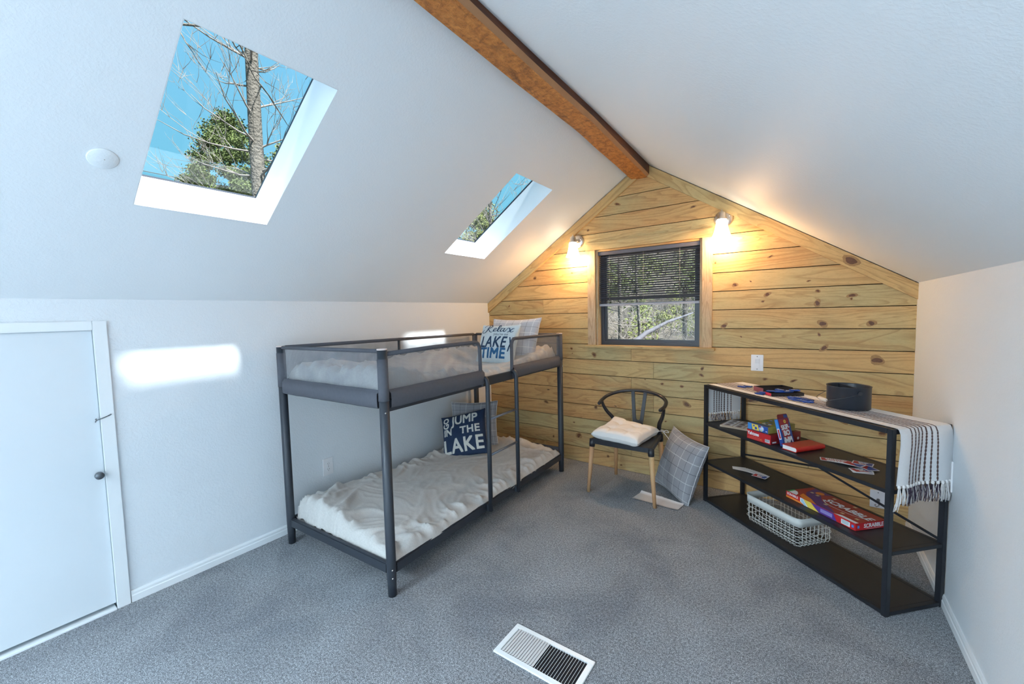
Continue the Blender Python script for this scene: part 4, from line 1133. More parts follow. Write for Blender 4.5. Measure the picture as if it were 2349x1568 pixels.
# ------------------------------------------------------------------ bucket
bz = SH_+.0062
r = thing('metal_bucket', 'round black divided metal caddy bucket with a wooden-grip wire handle on the runner', 'bucket'); onshelf(r, .888, .215, bz)
M_BKT = mat('dark_blue_black_enamel', (.022, .028, .040), .36)
b = B(); R_ = .097; Hb = .122; n = 56
pr = [(R_*.97, 0), (R_, .002), (R_, Hb-.003), (R_+.003, Hb-.001), (R_+.002, Hb+.001), (R_-.002, Hb), (R_-.003, Hb-.003), (R_-.003, .004), (.001, .004)]
b.lathe(pr, n=n); b.obj('body', M_BKT, r)
b = B(); b.box((0, 0, Hb/2), (.002, 2*R_-.008, Hb-.006), Matrix.Rotation(radians(68), 3, 'Z')); b.obj('divider', M_BKT, r)
a1 = radians(-22); a2 = a1+pi
p1 = Vector((R_*cos(a1), R_*sin(a1), Hb-.028)); p2 = Vector((R_*cos(a2), R_*sin(a2), Hb-.028))
side = Vector((-sin(a1), cos(a1), 0)); side = side if side.x < 0 else -side
gdir = (p1-p2).normalized()
gc = (p1+p2)/2+side*(-0) 
# bail swings down on the camera side
outd = Vector((gdir.y, -gdir.x, 0)); 
if (outd.x*sin(0)+outd.y) > 0: outd = -outd
gc = Vector((0, 0, 0))+outd*(R_+.030)+Vector((0, 0, Hb-.078))
b = B()
ga, gb = gc-gdir*.038, gc+gdir*.038
def around(p, outv, t_): return p
wp = cat([p1+Vector((p1.x, p1.y, 0)).normalized()*.004, p1*1.0+outd*.05+Vector((p1.x, p1.y, 0)).normalized()*.006-Vector((0, 0, .018)), gb+outd*.0+gdir*.022+Vector((0, 0, .004)), gb])
b.tube(wp, .0013, 6); b.obj('wire_handle', M_STEEL, r)
b = B(); wp = cat([p2+Vector((p2.x, p2.y, 0)).normalized()*.004, p2*1.0+outd*.05+Vector((p2.x, p2.y, 0)).normalized()*.006-Vector((0, 0, .018)), ga-gdir*.022+Vector((0, 0, .004)), ga])
b.tube(wp, .0013, 6); b.obj('wire_handle', M_STEEL, r)
b = B(); b.tube([ga, ga.lerp(gb, .08), gc, ga.lerp(gb, .92), gb], [.006, .0095, .0108, .0095, .006], 14); b.obj('grip', mat('pale_wood_grip', (.74, .62, .52), .5), r)
for p in (p1, p2):
    d = Vector((p.x, p.y, 0)).normalized(); b = B(); b.tube([p-d*.002, p+d*.005], .011, 12); b.obj('handle_ear', M_BKT, r)

# ------------------------------------------------------------------ black open box and tray, blue tiles
def openbox(name, label, u, v, z, ang, L_, W_, H_, mt, t=.003, roll=0):
    b = B()
    b.bb((-L_/2, -W_/2, 0), (L_/2, W_/2, t)); o_ = []
    for a, c in (((-L_/2, -W_/2, t), (L_/2, -W_/2+t, H_)), ((-L_/2, W_/2-t, t), (L_/2, W_/2, H_)), ((-L_/2, -W_/2+t, t), (-L_/2+t, W_/2-t, H_)), ((L_/2-t, -W_/2+t, t), (L_/2, W_/2-t, H_))): b.bb(a, c)
    o = b.obj(name, mt); onshelf(o, u, v, z, ang); return tag(o, label, 'box')
M_BXI = mat('black_card_tray', (.016, .014, .017), .5)
ob = openbox('game_box_tray', 'open black game box tray on the left half of the runner', .384, .214, bz, radians(-9), .100, .200, .032, M_BXI)
b = B(); b.bb((-.0498, -.1008, .001), (.0498, -.1000, .0300)); b.obj('red_edge', mat('faded_red_card', (.28, .07, .08), .6), ob)
ob = openbox('black_game_tray', 'shallow black game box tray lying in front of the open black tray', .508, .178, bz, radians(77), .205, .072, .018, M_BXI)
b = B(); b.bb((-.1035, -.0360, 0.0005), (-.1025, .0360, .0175)); b.obj('red_edge', mat('bright_red_card', (.62, .03, .06), .5), ob)
M_BLUE = mat('blue_plastic_tile', (.018, .075, .36), .4); M_BLUE2 = mat('darker_blue_plastic_tile', (.015, .055, .24), .4)
rnd = random.Random(5)
def tile(u, v, z, ang, label, grp, L_=.054, W_=.030, tilt=0, mt=M_BLUE, dots=True):
    b = B(); b.box((0, 0, .0035), (L_, W_, .007), bev=.0012); o = b.obj('game_tile', mt); onshelf(o, u, v, z, ang); o.rotation_euler[1] = tilt
    tag(o, label, 'game tile', grp)
    if dots:
        b = B(); b.box((0, 0, .00715), (L_*.7, .0018, .0003)); 
        for k in range(3): b.box((-.014+.014*k, .006, .00715), (.004, .004, .0003))
        b.obj('pip_marks', M_WHITE, o)
tile(.190, .145, bz, .2, 'blue game tile on the runner left of the open black tray', 'blue tiles left of the black tray')
tile(.192, .190, bz, .5, 'blue game tile on the runner left of the open black tray', 'blue tiles left of the black tray', mt=M_BLUE2)
g_ = 'blue tiles heaped beside the shallow black tray'; lb = 'blue game tile heaped between the open tray and the shallow tray'
for (u, v, z, a_, tl) in ((.438, .062, 0, .3, 0), (.447, .085, .0074, 1.0, 0), (.470, .120, .0190, .5, -.05), (.500, .145, .0190, 1.2, .0), (.492, .165, .0266, .3, .05), (.520, .190, .0190, 1.5, .0), (.505, .215, .0190, .6, 0), (.525, .240, .0266, 1.1, 0)):
    tile(u, v, bz+z, a_, lb, g_, tilt=tl, mt=M_BLUE if rnd.random() < .6 else M_BLUE2, dots=rnd.random() < .7)
g_ = 'blue tiles scattered beside the bucket'; lb = 'blue game tile scattered on the runner just left of the bucket'
for (u, v, z, a_, tl) in ((.600, .150, 0, .5, 0), (.640, .175, 0, 1.0, 0), (.655, .140, .0072, .3, 0), (.690, .165, 0, .1, 0), (.685, .115, 0, .25, 0), (.640, .110, 0, -.3, 0), (.725, .125, 0, .9, 0), (.700, .140, .0072, -.2, 0)):
    tile(u, v, bz+z, a_, lb, g_, tilt=tl, mt=M_BLUE if rnd.random() < .5 else M_BLUE2, dots=rnd.random() < .6)

# ------------------------------------------------------------------ printed boxes
def gbox(name, label, L_, Wd, H_, base, faces=None, cat='board game box'):
    """closed box, local origin at front-left-bottom corner; x along the front, y to the back"""
    b = B(); b.bb((0, 0, 0), (L_, Wd, H_), bev=.0008); o = b.obj(name, base); return tag(o, label, cat)
def flat(par, name, mt, poly, plane, off):
    """poly in face coordinates on a face: 'front' (x,z), 'right' (y,z), 'top' (x,y)"""
    b = B(); f = {'front': lambda x, y: (x, -off, y), 'right': lambda x, y: (off, x, y), 'top': lambda x, y: (x, y, off), 'left': lambda x, y: (-off, x, y)}[plane]
    b._new([f(x, y) for x, y in poly], [tuple(range(len(poly)))]); return b.obj(name, mt, par)
def ftext(par, txt, mt, cx, cy, size, plane, off, name='lettering', rot=0, **k):
    b = B(); R = Matrix.Rotation(rot, 3, 'Z')
    f = {'front': lambda v: Vector((v.x, -off, v.y)), 'right': lambda v: Vector((off, v.x, v.y)), 'top': lambda v: Vector((v.x, v.y, off))}[plane]
    put_text(b, txt, lambda v: f(R @ v+Vector((cx, cy, 0))), size=size, **k); return b.obj(name, mt, par)
def rect(x0, y0, x1, y1): return [(x0, y0), (x1, y0), (x1, y1), (x0, y1)]
def disc(cx, cy, r, n=18, sy=1): return [(cx+r*cos(2*pi*k/n), cy+r*sy*sin(2*pi*k/n)) for k in range(n)]
C = lambda nm, c, r_=.4: mat('print_'+nm, c, r_)
c_red, c_dred, c_wht, c_blu, c_lbl, c_yel, c_org, c_pur, c_grn, c_blk, c_tan = (C('red', (.50, .02, .025)), C('dark_red', (.24, .012, .016)), C('white', (.82, .82, .84)), C('blue', (.02, .07, .32)),
    C('light_blue', (.05, .25, .65)), C('yellow', (.80, .62, .10)), C('orange', (.75, .22, .03)), C('purple', (.10, .035, .16)), C('green', (.05, .35, .10)), C('black', (.012, .012, .016)), C('tan', (.62, .48, .28)))
def place(o, u, v, z, ang, tilt=0): onshelf(o, u, v, z, ang); return o

# Yahtzee
yL, yW, yH = .172, .255, .060
y_ = gbox('board_game_box', 'red Yahtzee box on the middle shelf under the blue box', yL, yW, yH, c_dred); place(y_, .412, -.008, Z2+.0015, radians(7))
flat(y_, 'front_print', c_red, rect(.002, .001, yL-.002, yH-.001), 'front', .0003)
for k in range(11):
    a0 = pi*(k+.2)/11; a1_ = pi*(k+.55)/11
    q = [(.062, .004), (.062+.055*cos(a1_), .004+.022*sin(a1_)), (.062+.055*cos(a0), .004+.022*sin(a0))]
    flat(y_, 'sunburst_ray', C('soft_red', (.62, .12, .08)), q, 'front', .0005)
ftext(y_, 'Yahtzee', c_wht, .047, .040, .030, 'front', .0007, bold=.0010, sx=.86)
flat(y_, 'barcode_panel', c_wht, rect(.132, .008, .164, .028), 'front', .0005)
b = B(); 
for k in range(9): b.bb((.134+.0032*k, -.0009, .011), (.1355+.0032*k, -.0007, .027))
b.obj('barcode', c_blk, y_)
flat(y_, 'emblem_print', c_org, [(.096, .010), (.112, .010), (.104, .022)], 'front', .0005)
ftext(y_, 'Yahtzee', c_wht, .110, .030, .034, 'right', yL+.0005, bold=.0008, sx=.86)
flat(y_, 'label_print', c_wht, rect(.012, .008, .045, .017), 'right', yL+.0005)
flat(y_, 'seal_print', c_wht, disc(.232, .018, .009), 'right', yL+.0005)
# blue children's game on top (character art left out, plain shapes instead)
pL, pW, pH = .150, .225, .043
p_ = gbox('board_game_box', 'blue and yellow game box stacked on the red Yahtzee box', pL, pW, pH, C('olive_gold', (.36, .30, .07))); place(p_, .405, .004, Z2+.0015+yH+.0006, radians(6))
flat(p_, 'front_print', c_blu, rect(.001, .001, pL-.001, pH-.001), 'front', .0003)
flat(p_, 'front_print', c_lbl, rect(.001, .001, .030, pH-.001), 'front', .0005)
flat(p_, 'yellow_panel', c_yel, [(.036, .004), (.088, .004), (.076, pH-.003), (.030, pH-.003)], 'front', .0006)
for q in (disc(.047, .030, .006), disc(.062, .017, .009)): flat(p_, 'spot_print', c_blu, q, 'front', .0008)
flat(p_, 'round_print', C('pale_blue', (.45, .6, .8)), disc(.103, .022, .017), 'front', .0008)
flat(p_, 'round_print', c_red, disc(.094, .033, .005), 'front', .0010); flat(p_, 'round_print', c_yel, disc(.101, .009, .005), 'front', .0010); flat(p_, 'round_print', c_wht, disc(.108, .024, .007), 'front', .0010)
ftext(p_, 'Disney', c_wht, .016, .034, .009, 'front', .0009, shear=.2) if False else None
flat(p_, 'text_block', c_wht, rect(.132, .010, .144, .014), 'front', .0007)
flat(p_, 'top_print', C('lime_print', (.30, .33, .06)), rect(.002, .002, pL-.002, pW-.002), 'top', pH+.0003)
flat(p_, 'top_print', c_blu, rect(.002, .002, pL-.002, .030), 'top', pH+.0005)
for k in range(26):
    cc = (c_wht, c_lbl, c_org, c_blu, C('grey', (.3, .34, .38)))[k % 5]
    flat(p_, 'tile_print', cc, disc(.03+rnd.random()*.10, .045+rnd.random()*.15, .005+rnd.random()*.007, 8), 'top', pH+.0006+.00003*k)

# framed picture board
f_ = gbox('picture_tile_board', 'flat wooden board of small framed brown pictures at the left of the middle shelf', .235, .205, .013, C('raw_wood', (.46, .35, .25), .6), cat='board'); place(f_, .130, .014, Z2+.0015, radians(31))
for i in range(3):
    for j in range(3):
        x0, y0 = .008+.075*i, .007+.066*j
        flat(f_, 'white_card', c_wht, rect(x0, y0, x0+.068, y0+.060), 'top', .0133)
        flat(f_, 'brown_picture', C('brown_picture', (.10, .05, .04)), disc(x0+.034, y0+.020, .021, 14, .55), 'top', .0136)
        flat(f_, 'brown_picture', C('brown_picture', (.10, .05, .04)), disc(x0+.034, y0+.044, .018, 14, .5), 'top', .0136)

# Skip-Bo, leaning on the Yahtzee box
kW, kT, kH = .092, .024, .152
k_ = gbox('card_game_box', 'red and blue SKIP-BO card box leaning against the Yahtzee box', kW, kT, kH, c_blu, cat='card game box')
flat(k_, 'front_print', c_dred, rect(.004, .001, kW-.006, kH-.001), 'front', .0003)
flat(k_, 'front_print', C('mid_red', (.36, .02, .03)), [(.004, .055), (kW-.02, .055), (kW-.010, kH-.002), (.004, kH-.002)], 'front', .0004)
flat(k_, 'blue_stripe', c_blu, [(.002, .010), (.018, .010), (.010, .10), (.002, .10)], 'front', .0005)
flat(k_, 'blue_stripe', c_blu, [(kW-.022, .04), (kW-.001, .03), (kW-.001, .13), (kW-.010, .13)], 'front', .0005)
ftext(k_, 'SKIP-', c_wht, .046, .104, .036, 'front', .0008, bold=.0016, rot=.06, sx=.85); ftext(k_, 'BO', c_wht, .048, .072, .038, 'front', .0008, bold=.0018, rot=.06)
flat(k_, 'yellow_seal', c_yel, disc(.052, .136, .010), 'front', .0006); flat(k_, 'seal_centre', c_org, disc(.052, .136, .005), 'front', .0008)
for (pl_, zz) in (([(.010, .004), (.050, .002), (.055, .048), (.016, .050)], .0007), ([(.045, .001), (.086, .004), (.080, .052), (.040, .050)], .0009)): flat(k_, 'card_print', c_wht, pl_, 'front', zz)
flat(k_, 'card_seal', c_red, disc(.038, .045, .006), 'front', .0011)
ftext(k_, '8', C('navy', (.02, .02, .10)), .018, .041, .012, 'front', .0012); ftext(k_, '4', C('navy', (.02, .02, .10)), .063, .046, .012, 'front', .0012)
ftext(k_, '4', C('navy', (.02, .02, .10)), .068, .020, .032, 'front', .0012, bold=.0010); ftext(k_, '2', C('navy', (.02, .02, .10)), .036, .018, .018, 'front', .0012, bold=.0006)
b = B(); M4 = Matrix(((1, 0, 0, 0), (0, 0, 1, 0), (0, 1, 0, 0), (0, 0, 0, 1)))
b.prism([(.002, kH), (kW-.002, kH), (kW-.004, kH+.020), (kW-.010, kH+.026), (.010, kH+.026), (.004, kH+.020)], .001, .002, M4); tb = b.obj('hang_tab', c_dred, k_)
flat(tb, 'tab_print', c_blu, rect(.055, kH+.004, kW-.006, kH+.022), 'front', -.0015)
flat(k_, 'side_print', c_lbl, rect(.002, .06, kT-.002, kH-.002), 'left', .0004); flat(k_, 'side_print', c_wht, rect(.004, .040, kT-.004, .10), 'left', .0006)
flat(k_, 'side_print', c_red, rect(.007, .045, kT-.007, .095), 'left', .0008)
# front face points to +u with a lean back
base = shw(.634, .060, Z2+.0022); 
xa = (shw(0, 1, 0)-shw(0, 0, 0)).normalized(); ua = (shw(1, 0, 0)-shw(0, 0, 0)).normalized()
xa = (xa*cos(.14)+ua*(-sin(.14))).normalized(); na = Vector((xa.y, -xa.x, 0))
ln_ = radians(16); upv = Vector((0, 0, 1))*cos(ln_)-na*sin(ln_); yv = upv.cross(xa)
Mk = Matrix((xa, yv, upv)).transposed().to_4x4(); Mk.translation = base; k_.matrix_world = Mk @ Matrix.Diagonal((1.02, 1, 1.10, 1))

# red book-style case
r = thing('book', 'bright red hardcover book lying beside the SKIP-BO box', 'book'); onshelf(r, .652, .022, Z2+.0015, radians(5))
bL, bW_, bH = .098, .222, .030
b = B(); b.bb((.004, .004, .003), (bL-.006, bW_-.004, bH-.003), bev=.001); b.obj('pages', C('page_white', (.84, .83, .82), .8), r)
b = B(); pts = [(0, 0), (bL-.012, 0)]+[(bL-.012+.013*sin(a), bH/2-bH/2*cos(a)) for a in [pi*k/8 for k in range(9)]][1:-1]+[(bL-.012, bH), (0, bH), (0, bH-.0025), (bL-.012, bH-.0025)]+[(bL-.013+.0105*sin(a), bH/2+(bH/2-.0025)*cos(a)) for a in [pi*k/8 for k in range(9)]][1:-1]+[(bL-.012, .0025), (0, .0025)]
M5 = Matrix(((1, 0, 0, 0), (0, 0, 1, 0), (0, 1, 0, 0), (0, 0, 0, 1)))
b.prism(pts, bW_, 0, M5); b.obj('cover', mat('glossy_bright_red', (.60, .022, .018), .3), r)

# Scrabble
sL, sW, sH = .420, .190, .038
s_ = gbox('board_game_box', 'long red and purple Scrabble box on the lower shelf', sL, sW, sH, c_red); place(s_, .668, .046, Z3+.0015, radians(-1))
flat(s_, 'top_print', C('rust_red', (.36, .035, .025)), rect(.001, .001, sL-.001, sW-.001), 'top', sH+.0003)
flat(s_, 'purple_sweep', c_pur, [(.02, sW-.002), (.13, sW-.002), (.10, .14), (.16, .08), (.27, .03), (.31, .002), (.19, .002), (.10, .04), (.05, .09)], 'top', sH+.0005)
flat(s_, 'yellow_sweep', c_org, [(.06, .06), (.13, .04), (.20, .002), (.11, .002), (.075, .02)], 'top', sH+.0007)
flat(s_, 'white_panel', c_wht, [(.018, .002), (.07, .002), (.055, .03), (.03, .05), (.014, .05)], 'top', sH+.0009)
flat(s_, 'orange_glow', c_org, disc(.085, .150, .022, 18), 'top', sH+.0006)
flat(s_, 'green_corner', c_grn, [(.001, .001), (.018, .001), (.014, .055), (.001, .055)], 'top', sH+.0009)
flat(s_, 'white_edge', c_wht, [(.30, .002), (sL-.002, .002), (sL-.002, .022), (.33, .022)], 'top', sH+.0007)
for (x, y) in ((.055, .11), (.095, .105), (.155, .155), (.20, .045), (.305, .035), (.375, .045), (.265, .165)):
    flat(s_, 'letter_tile_print', c_tan, rect(x, y, x+.018, y+.016), 'top', sH+.0012)
ftext(s_, 'SCRABBLE', c_wht, .285, .110, .060, 'top', sH+.0014, bold=.0016, sx=.92, shear=.1)
b = B(); stroke(b, [(.155, .095), (.20, .068), (.26, .062), (.34, .070), (.385, .088)], .003, lambda p: Vector((p.x, p.y, sH+.0015))); b.obj('swoosh', c_wht, s_)
flat(s_, 'front_print', c_org, [(.001, .001), (.115, .001), (.10, .012), (.001, .012)], 'front', .0003)
flat(s_, 'front_panel', c_red, rect(.001, .012, .098, sH-.001), 'front', .0005)
ftext(s_, 'SCRABBLE', c_wht, .046, .026, .019, 'front', .0008, bold=.0004, sx=.88)
flat(s_, 'white_stripe', c_wht, [(.098, .014), (.126, .001), (.150, .001), (.118, sH-.001), (.098, sH-.001)], 'front', .0006)
flat(s_, 'pale_stripe', C('sky_print', (.35, .6, .75)), [(.104, .016), (.128, .001), (.142, .001), (.116, sH-.004), (.104, sH-.004)], 'front', .0008)
flat(s_, 'yellow_sweep', c_yel, [(.150, .001), (.218, .001), (.188, .020), (.168, sH-.001), (.120, sH-.001)], 'front', .0005)
flat(s_, 'purple_sweep', C('violet', (.09, .04, .25)), [(.218, .001), (.322, .001), (.300, sH-.001), (.170, sH-.001), (.19, .020)], 'front', .0004)
flat(s_, 'text_block', C('lilac', (.25, .22, .5)), rect(.226, .010, .296, .030), 'front', .0007)
flat(s_, 'barcode_panel', c_wht, rect(.345, .006, .392, .031), 'front', .0005)
b = B()
for k in range(11): b.bb((.350+.0034*k, -.0009, .010), (.3515+.0034*k, -.0007, .029))
b.obj('barcode', C('teal', (.1, .3, .35)), s_)
flat(s_, 'logo_square', c_lbl, rect(.400, .012, .412, .026), 'front', .0005); flat(s_, 'logo_square', c_lbl, rect(.012, .012, .024, .026), 'right', sL+.0005)
ftext(s_, 'SCRABBLE', c_wht, .112, .021, .029, 'right', sL+.0006, bold=.0006, sx=.92)
b = B(); stroke(b, [(.05, .014), (.09, .006), (.14, .006), (.175, .014)], .0012, lambda p: Vector((sL+.0007, p.x, p.y))); b.obj('swoosh', c_wht, s_)

# ------------------------------------------------------------------ playing cards
M_CW = C('card_white', (.84, .84, .86), .35)
def card(u, v, z, ang, label, grp, face=True, backc=True, prt=True):
    b = B(); Lc, Wc, rc = .087, .057, .004
    pts = []
    for cx, cy, a0 in ((Lc/2-rc, Wc/2-rc, 0), (-Lc/2+rc, Wc/2-rc, pi/2), (-Lc/2+rc, -Wc/2+rc, pi), (Lc/2-rc, -Wc/2+rc, 3*pi/2)):
        for k in range(4): pts.append((cx+rc*cos(a0+pi/2*k/3), cy+rc*sin(a0+pi/2*k/3)))
    b.prism(pts, .0006); b.mi = 1
    if face:
        b._new([(-Lc/2+.005, -Wc/2+.005, .0008), (Lc/2-.005, -Wc/2+.005, .0008), (Lc/2-.005, Wc/2-.005, .0008), (-Lc/2+.005, Wc/2-.005, .0008)], [(0, 1, 2, 3)])
        b.mi = 2
        b._new([(-Lc/2+.005, -Wc/2+.005, .0010), (Lc/2-.02, -Wc/2+.005, .0010), (-Lc/2+.02, Wc/2-.005, .0010), (-Lc/2+.005, Wc/2-.005, .0010)], [(0, 1, 2, 3)])
    o = b.obj('playing_card', [M_CW, c_blu, c_red]); onshelf(o, u, v, z, ang); tag(o, label, 'playing card', grp)
    if face and prt:
        b = B()
        put_text(b, 'SKIP', lambda q: Vector((q.x, q.y+.008, .0013)), size=.020, bold=.001, sx=1.1); put_text(b, 'BO', lambda q: Vector((q.x, q.y-.010, .0013)), size=.020, bold=.001, sx=1.1)
        b.obj('lettering', c_wht, o)
    return o
z0 = Z2+.0016; G1 = 'cards spilled on the middle shelf'; G2 = 'cards fanned on the lower shelf'
card(.882, .110, z0, .80, 'red and blue SKIP BO card, left end of the card run on the middle shelf', G1)
for k in range(11):
    t_ = k/10
    card(.905+.085*t_, .128+.010*t_, z0+.0010*(k+1), .80-.5*t_+.06*sin(k*3), 'white-edged card overlapped mid-way along the card run on the middle shelf', G1, prt=False)
card(1.000, .185, z0+.0130, .55, 'red and blue SKIP BO card lying askew on top of the middle shelf run', G1)
for k in range(4):
    card(1.062-.004*k, .100+.003*k, z0+.0010*k, .95+.12*k, 'card in the loose pile at the right end of the middle shelf run', G1, prt=(k == 3))
card(1.040, .165, z0+.0060, -.25, 'card sticking out behind the loose pile at the right end of the middle shelf run', G1, prt=False)
z0 = Z3+.0016
for k in range(12):
    t_ = k/11
    card(.205+.165*t_, .118+.030*sin(t_*1.6), z0+.0010*k, .95-.9*t_, 'white playing card overlapped in the fan on the left of the lower shelf', G2, face=False)
card(.392, .118, z0+.0130, .42, 'red and blue SKIP BO card ending the fan on the lower shelf', G2)

# ------------------------------------------------------------------ wire basket
r = thing('wire_basket', 'pale grey wire basket with a solid metal rim on the bottom shelf', 'basket'); onshelf(r, .548, .178, Z1+.0015, radians(2))
M_WIRE = mat('pale_grey_enamel', (.68, .69, .66), .4)
bl, bwd, bh = .40, .265, .185
def rrect(l, w_, rc, z, n=6):
    pts = []
    for cx, cy, a0 in ((l/2-rc, w_/2-rc, 0), (-l/2+rc, w_/2-rc, pi/2), (-l/2+rc, -w_/2+rc, pi), (l/2-rc, -w_/2+rc, 3*pi/2)):
        for k in range(n+1): pts.append(Vector((cx+rc*cos(a0+pi/2*k/n), cy+rc*sin(a0+pi/2*k/n), z)))
    return pts
b = B(); A1 = rrect(bl+.004, bwd+.004, .035, bh); A2 = rrect(bl+.003, bwd+.003, .035, bh-.050)
n = len(A1)
rings = [[b.bm.verts.new(p) for p in A1], [b.bm.verts.new(p) for p in A2], [b.bm.verts.new(p*1) for p in [Vector((q.x*.99, q.y*.985, q.z)) for q in A2]], [b.bm.verts.new(Vector((q.x*.99, q.y*.985, q.z))) for q in A1]]
# the rim band dips at the back end (the handle notch)
for A, C_ in ((0, 1), (1, 2), (2, 3), (3, 0)):
    for k in range(n):
        mid = (A1[k]+A1[(k+1) % n])/2
        if mid.y > bwd/2-.02 and abs(mid.x) < bl/2-.05: continue
        f = b.bm.faces.new((rings[A][k], rings[A][(k+1) % n], rings[C_][(k+1) % n], rings[C_][k])); f.smooth = True
b.obj('rim_band', M_WIRE, r)
b = B(); b.tube(A1, .0028, 8, closed=True); b.obj('rim_wire', M_WIRE, r)
def bprof(t_): return 1
for z, rc in ((bh-.075, .035), (bh-.110, .035), (bh-.145, .035)):
    b = B(); b.tube(rrect(bl+.002, bwd+.002, rc, z), .0015, 6, closed=True); b.obj('side_wire', M_WIRE, r)
nx = 13; ny = 8
for k in range(nx):
    x = -bl/2+.035+(bl-.07)*k/(nx-1); b = B(); h2 = bwd/2-.001
    b.tube([(x, -h2, bh-.045), (x, -h2, .03), (x, -h2+.008, .010), (x, -h2+.028, .0025), (x, h2-.028, .0025), (x, h2-.008, .010), (x, h2, .03), (x, h2, bh-.002)], .0015, 6); b.obj('cross_wire', M_WIRE, r)
for k in range(ny):
    y = -bwd/2+.030+(bwd-.06)*k/(ny-1); b = B(); h2 = bl/2-.001
    b.tube([(-h2, y, bh-.045), (-h2, y, .03), (-h2+.008, y, .0125), (-h2+.028, y, .006), (h2-.028, y, .006), (h2-.008, y, .0125), (h2, y, .03), (h2, y, bh-.045)], .0015, 6); b.obj('length_wire', M_WIRE, r)

# ================================================================== OUTDOORS
M_BARK = mat('grey_brown_bark', (.095, .082, .066), .9, var=.55, vscale=9, bs=.9, bscale=25, bdist=.05)
M_TWIG = mat('pale_twig', (.19, .165, .145), .9, var=.35, vscale=6)
M_LEAF = mat('cedar_foliage', (.085, .11, .028), .9, var=.6, vscale=4)
M_LEAF2 = mat('yellow_green_foliage', (.14, .155, .045), .9, var=.5, vscale=4)
def ground_mat():
    mt, n, b = newmat('leaf_litter'); v = coords(n)
    c = ramp(n, noise_(n, v, 5, 8, .8), [(.35, (.05, .04, .03)), (.5, (.16, .13, .10)), (.65, (.24, .20, .15)), (.75, (.11, .12, .045))])
    n.links.new(c, b.inputs['Base Color']); b.inputs['Roughness'].default_value = 1
    bump(n, b, noise_(n, v, 12, 6, .8), 1, .1); return mt
b = B()
def gr(i, j):
    x = -30+60*i; y = -25+60*j
    z = -3.0+max(0, y-1)*.30*ss((y-1)/4)+noise.noise(Vector((x*.15, y*.15, 0)))*.8
    if -2 < x < 6 and -9 < y < 2: z = min(z, -2.6)
    return Vector((x, y, z))
b.grid(gr, 60, 60, True); o = b.obj('ground', ground_mat()); struct(o, 'wooded hillside outside'); 
def gz(x, y): return gr((x+30)/60, (y+25)/60).z

def branch(b, p, d, L_, r0, depth, rn, tips, seg=4, spread=.6, kids=3, upb=.08):
    pts = [p]; q = p.copy(); dd = d.copy(); rad = [r0]
    for k in range(seg):
        dd = (dd+Vector((rn.uniform(-1, 1), rn.uniform(-1, 1), rn.uniform(-1, 1)))*.20+Vector((0, 0, upb))).normalized()
        q = q+dd*(L_/seg); pts.append(q); rad.append(r0*(1-.75*(k+1)/seg))
    b.tube(pts, rad, 8 if r0 > .05 else (5 if r0 > .015 else 3), cap=False)
    if depth <= 0: tips.append((q, dd)); return
    for k in range(kids):
        i = rn.randint(1, seg); base = pts[i]
        nd = (dd+Vector((rn.uniform(-1, 1), rn.uniform(-1, 1), rn.uniform(-.5, .8)))*spread*1.5).normalized()
        branch(b, base, nd, L_*rn.uniform(.5, .8), max(.004, rad[i]*.6), depth-1, rn, tips, seg, spread, kids, upb)
def bare_tree(name, label, x, y, H_, r0, seed, zb0, zb1, nb=16, bl0=2.2, group=None, depth=3, lean=(0, 0), sub=None):
    rn = random.Random(seed); z0 = gz(x, y)-.2
    r = thing(name, label, 'tree', (x, y, z0), group=group)
    b = B(); n = 10; pts = []; rad = []
    for k in range(n+1):
        t_ = k/n; pts.append(Vector((lean[0]*t_+.10*noise.noise(Vector((t_*3, seed, 0))), lean[1]*t_+.10*noise.noise(Vector((t_*3, seed+5, 0))), H_*t_))); rad.append(r0*(1-.55*t_))
    b.tube(pts, rad, 14); b.obj('trunk', M_BARK, r)
    b = B(); tips = []
    for k in range(nb):
        z = zb0-z0+(zb1-zb0)*rn.random(); t_ = z/H_; i = min(n-1, int(t_*n)); p = pts[i].lerp(pts[i+1], t_*n-i)
        a = rn.uniform(0, 2*pi); d = Vector((cos(a), sin(a), rn.uniform(-.1, .5))).normalized()
        branch(b, p, d, bl0*rn.uniform(.5, 1.1), r0*.09+.005, depth, rn, tips)
    b.obj('branches', M_TWIG, r); return r
def foliage(b, c, rad, n, rn, size=.10, squash=1.0):
    for _ in range(n):
        while True:
            v = Vector((rn.uniform(-1, 1), rn.uniform(-1, 1), rn.uniform(-1, 1)))
            if v.length < 1: break
        v = v*(.35+.65*rn.random()); p = c+Vector((v.x*rad, v.y*rad, v.z*rad*squash))
        a = Vector((rn.uniform(-1, 1), rn.uniform(-1, 1), rn.uniform(-1, 1))).normalized(); e_ = a.orthogonal().normalized(); s_ = size*rn.uniform(.5, 1.3)
        vv = [b.bm.verts.new(p+a*s_), b.bm.verts.new(p-a*s_*.2+e_*s_*.45), b.bm.verts.new(p-a*s_*.2-e_*s_*.45)]
        b.bm.faces.new(vv)
def evergreen(name, label, x, y, zlo, zhi, rad, seed, mt, n=60, group=None, leaves=560, size=.040):
    rn = random.Random(seed); z0 = gz(x, y)-.2
    r = thing(name, label, 'tree', (x, y, z0), group=group)
    b = B(); b.tube([(0, 0, 0), (.05, .03, (zhi-z0)*.5), (0, 0, zhi-z0-.1)], [.12, .09, .02], 8); b.obj('trunk', M_BARK, r)
    b = B()
    for k in range(n):
        t_ = rn.random(); z = zlo+(zhi-zlo)*t_; rr_ = rad*(1-t_**1.6*.85)*sqrt(rn.random()); a = rn.uniform(0, 2*pi)
        foliage(b, Vector((rr_*cos(a), rr_*sin(a), z-z0)), rn.uniform(.22, .45), leaves, rn, size, .6)
    b.obj('foliage', mt, r); return r
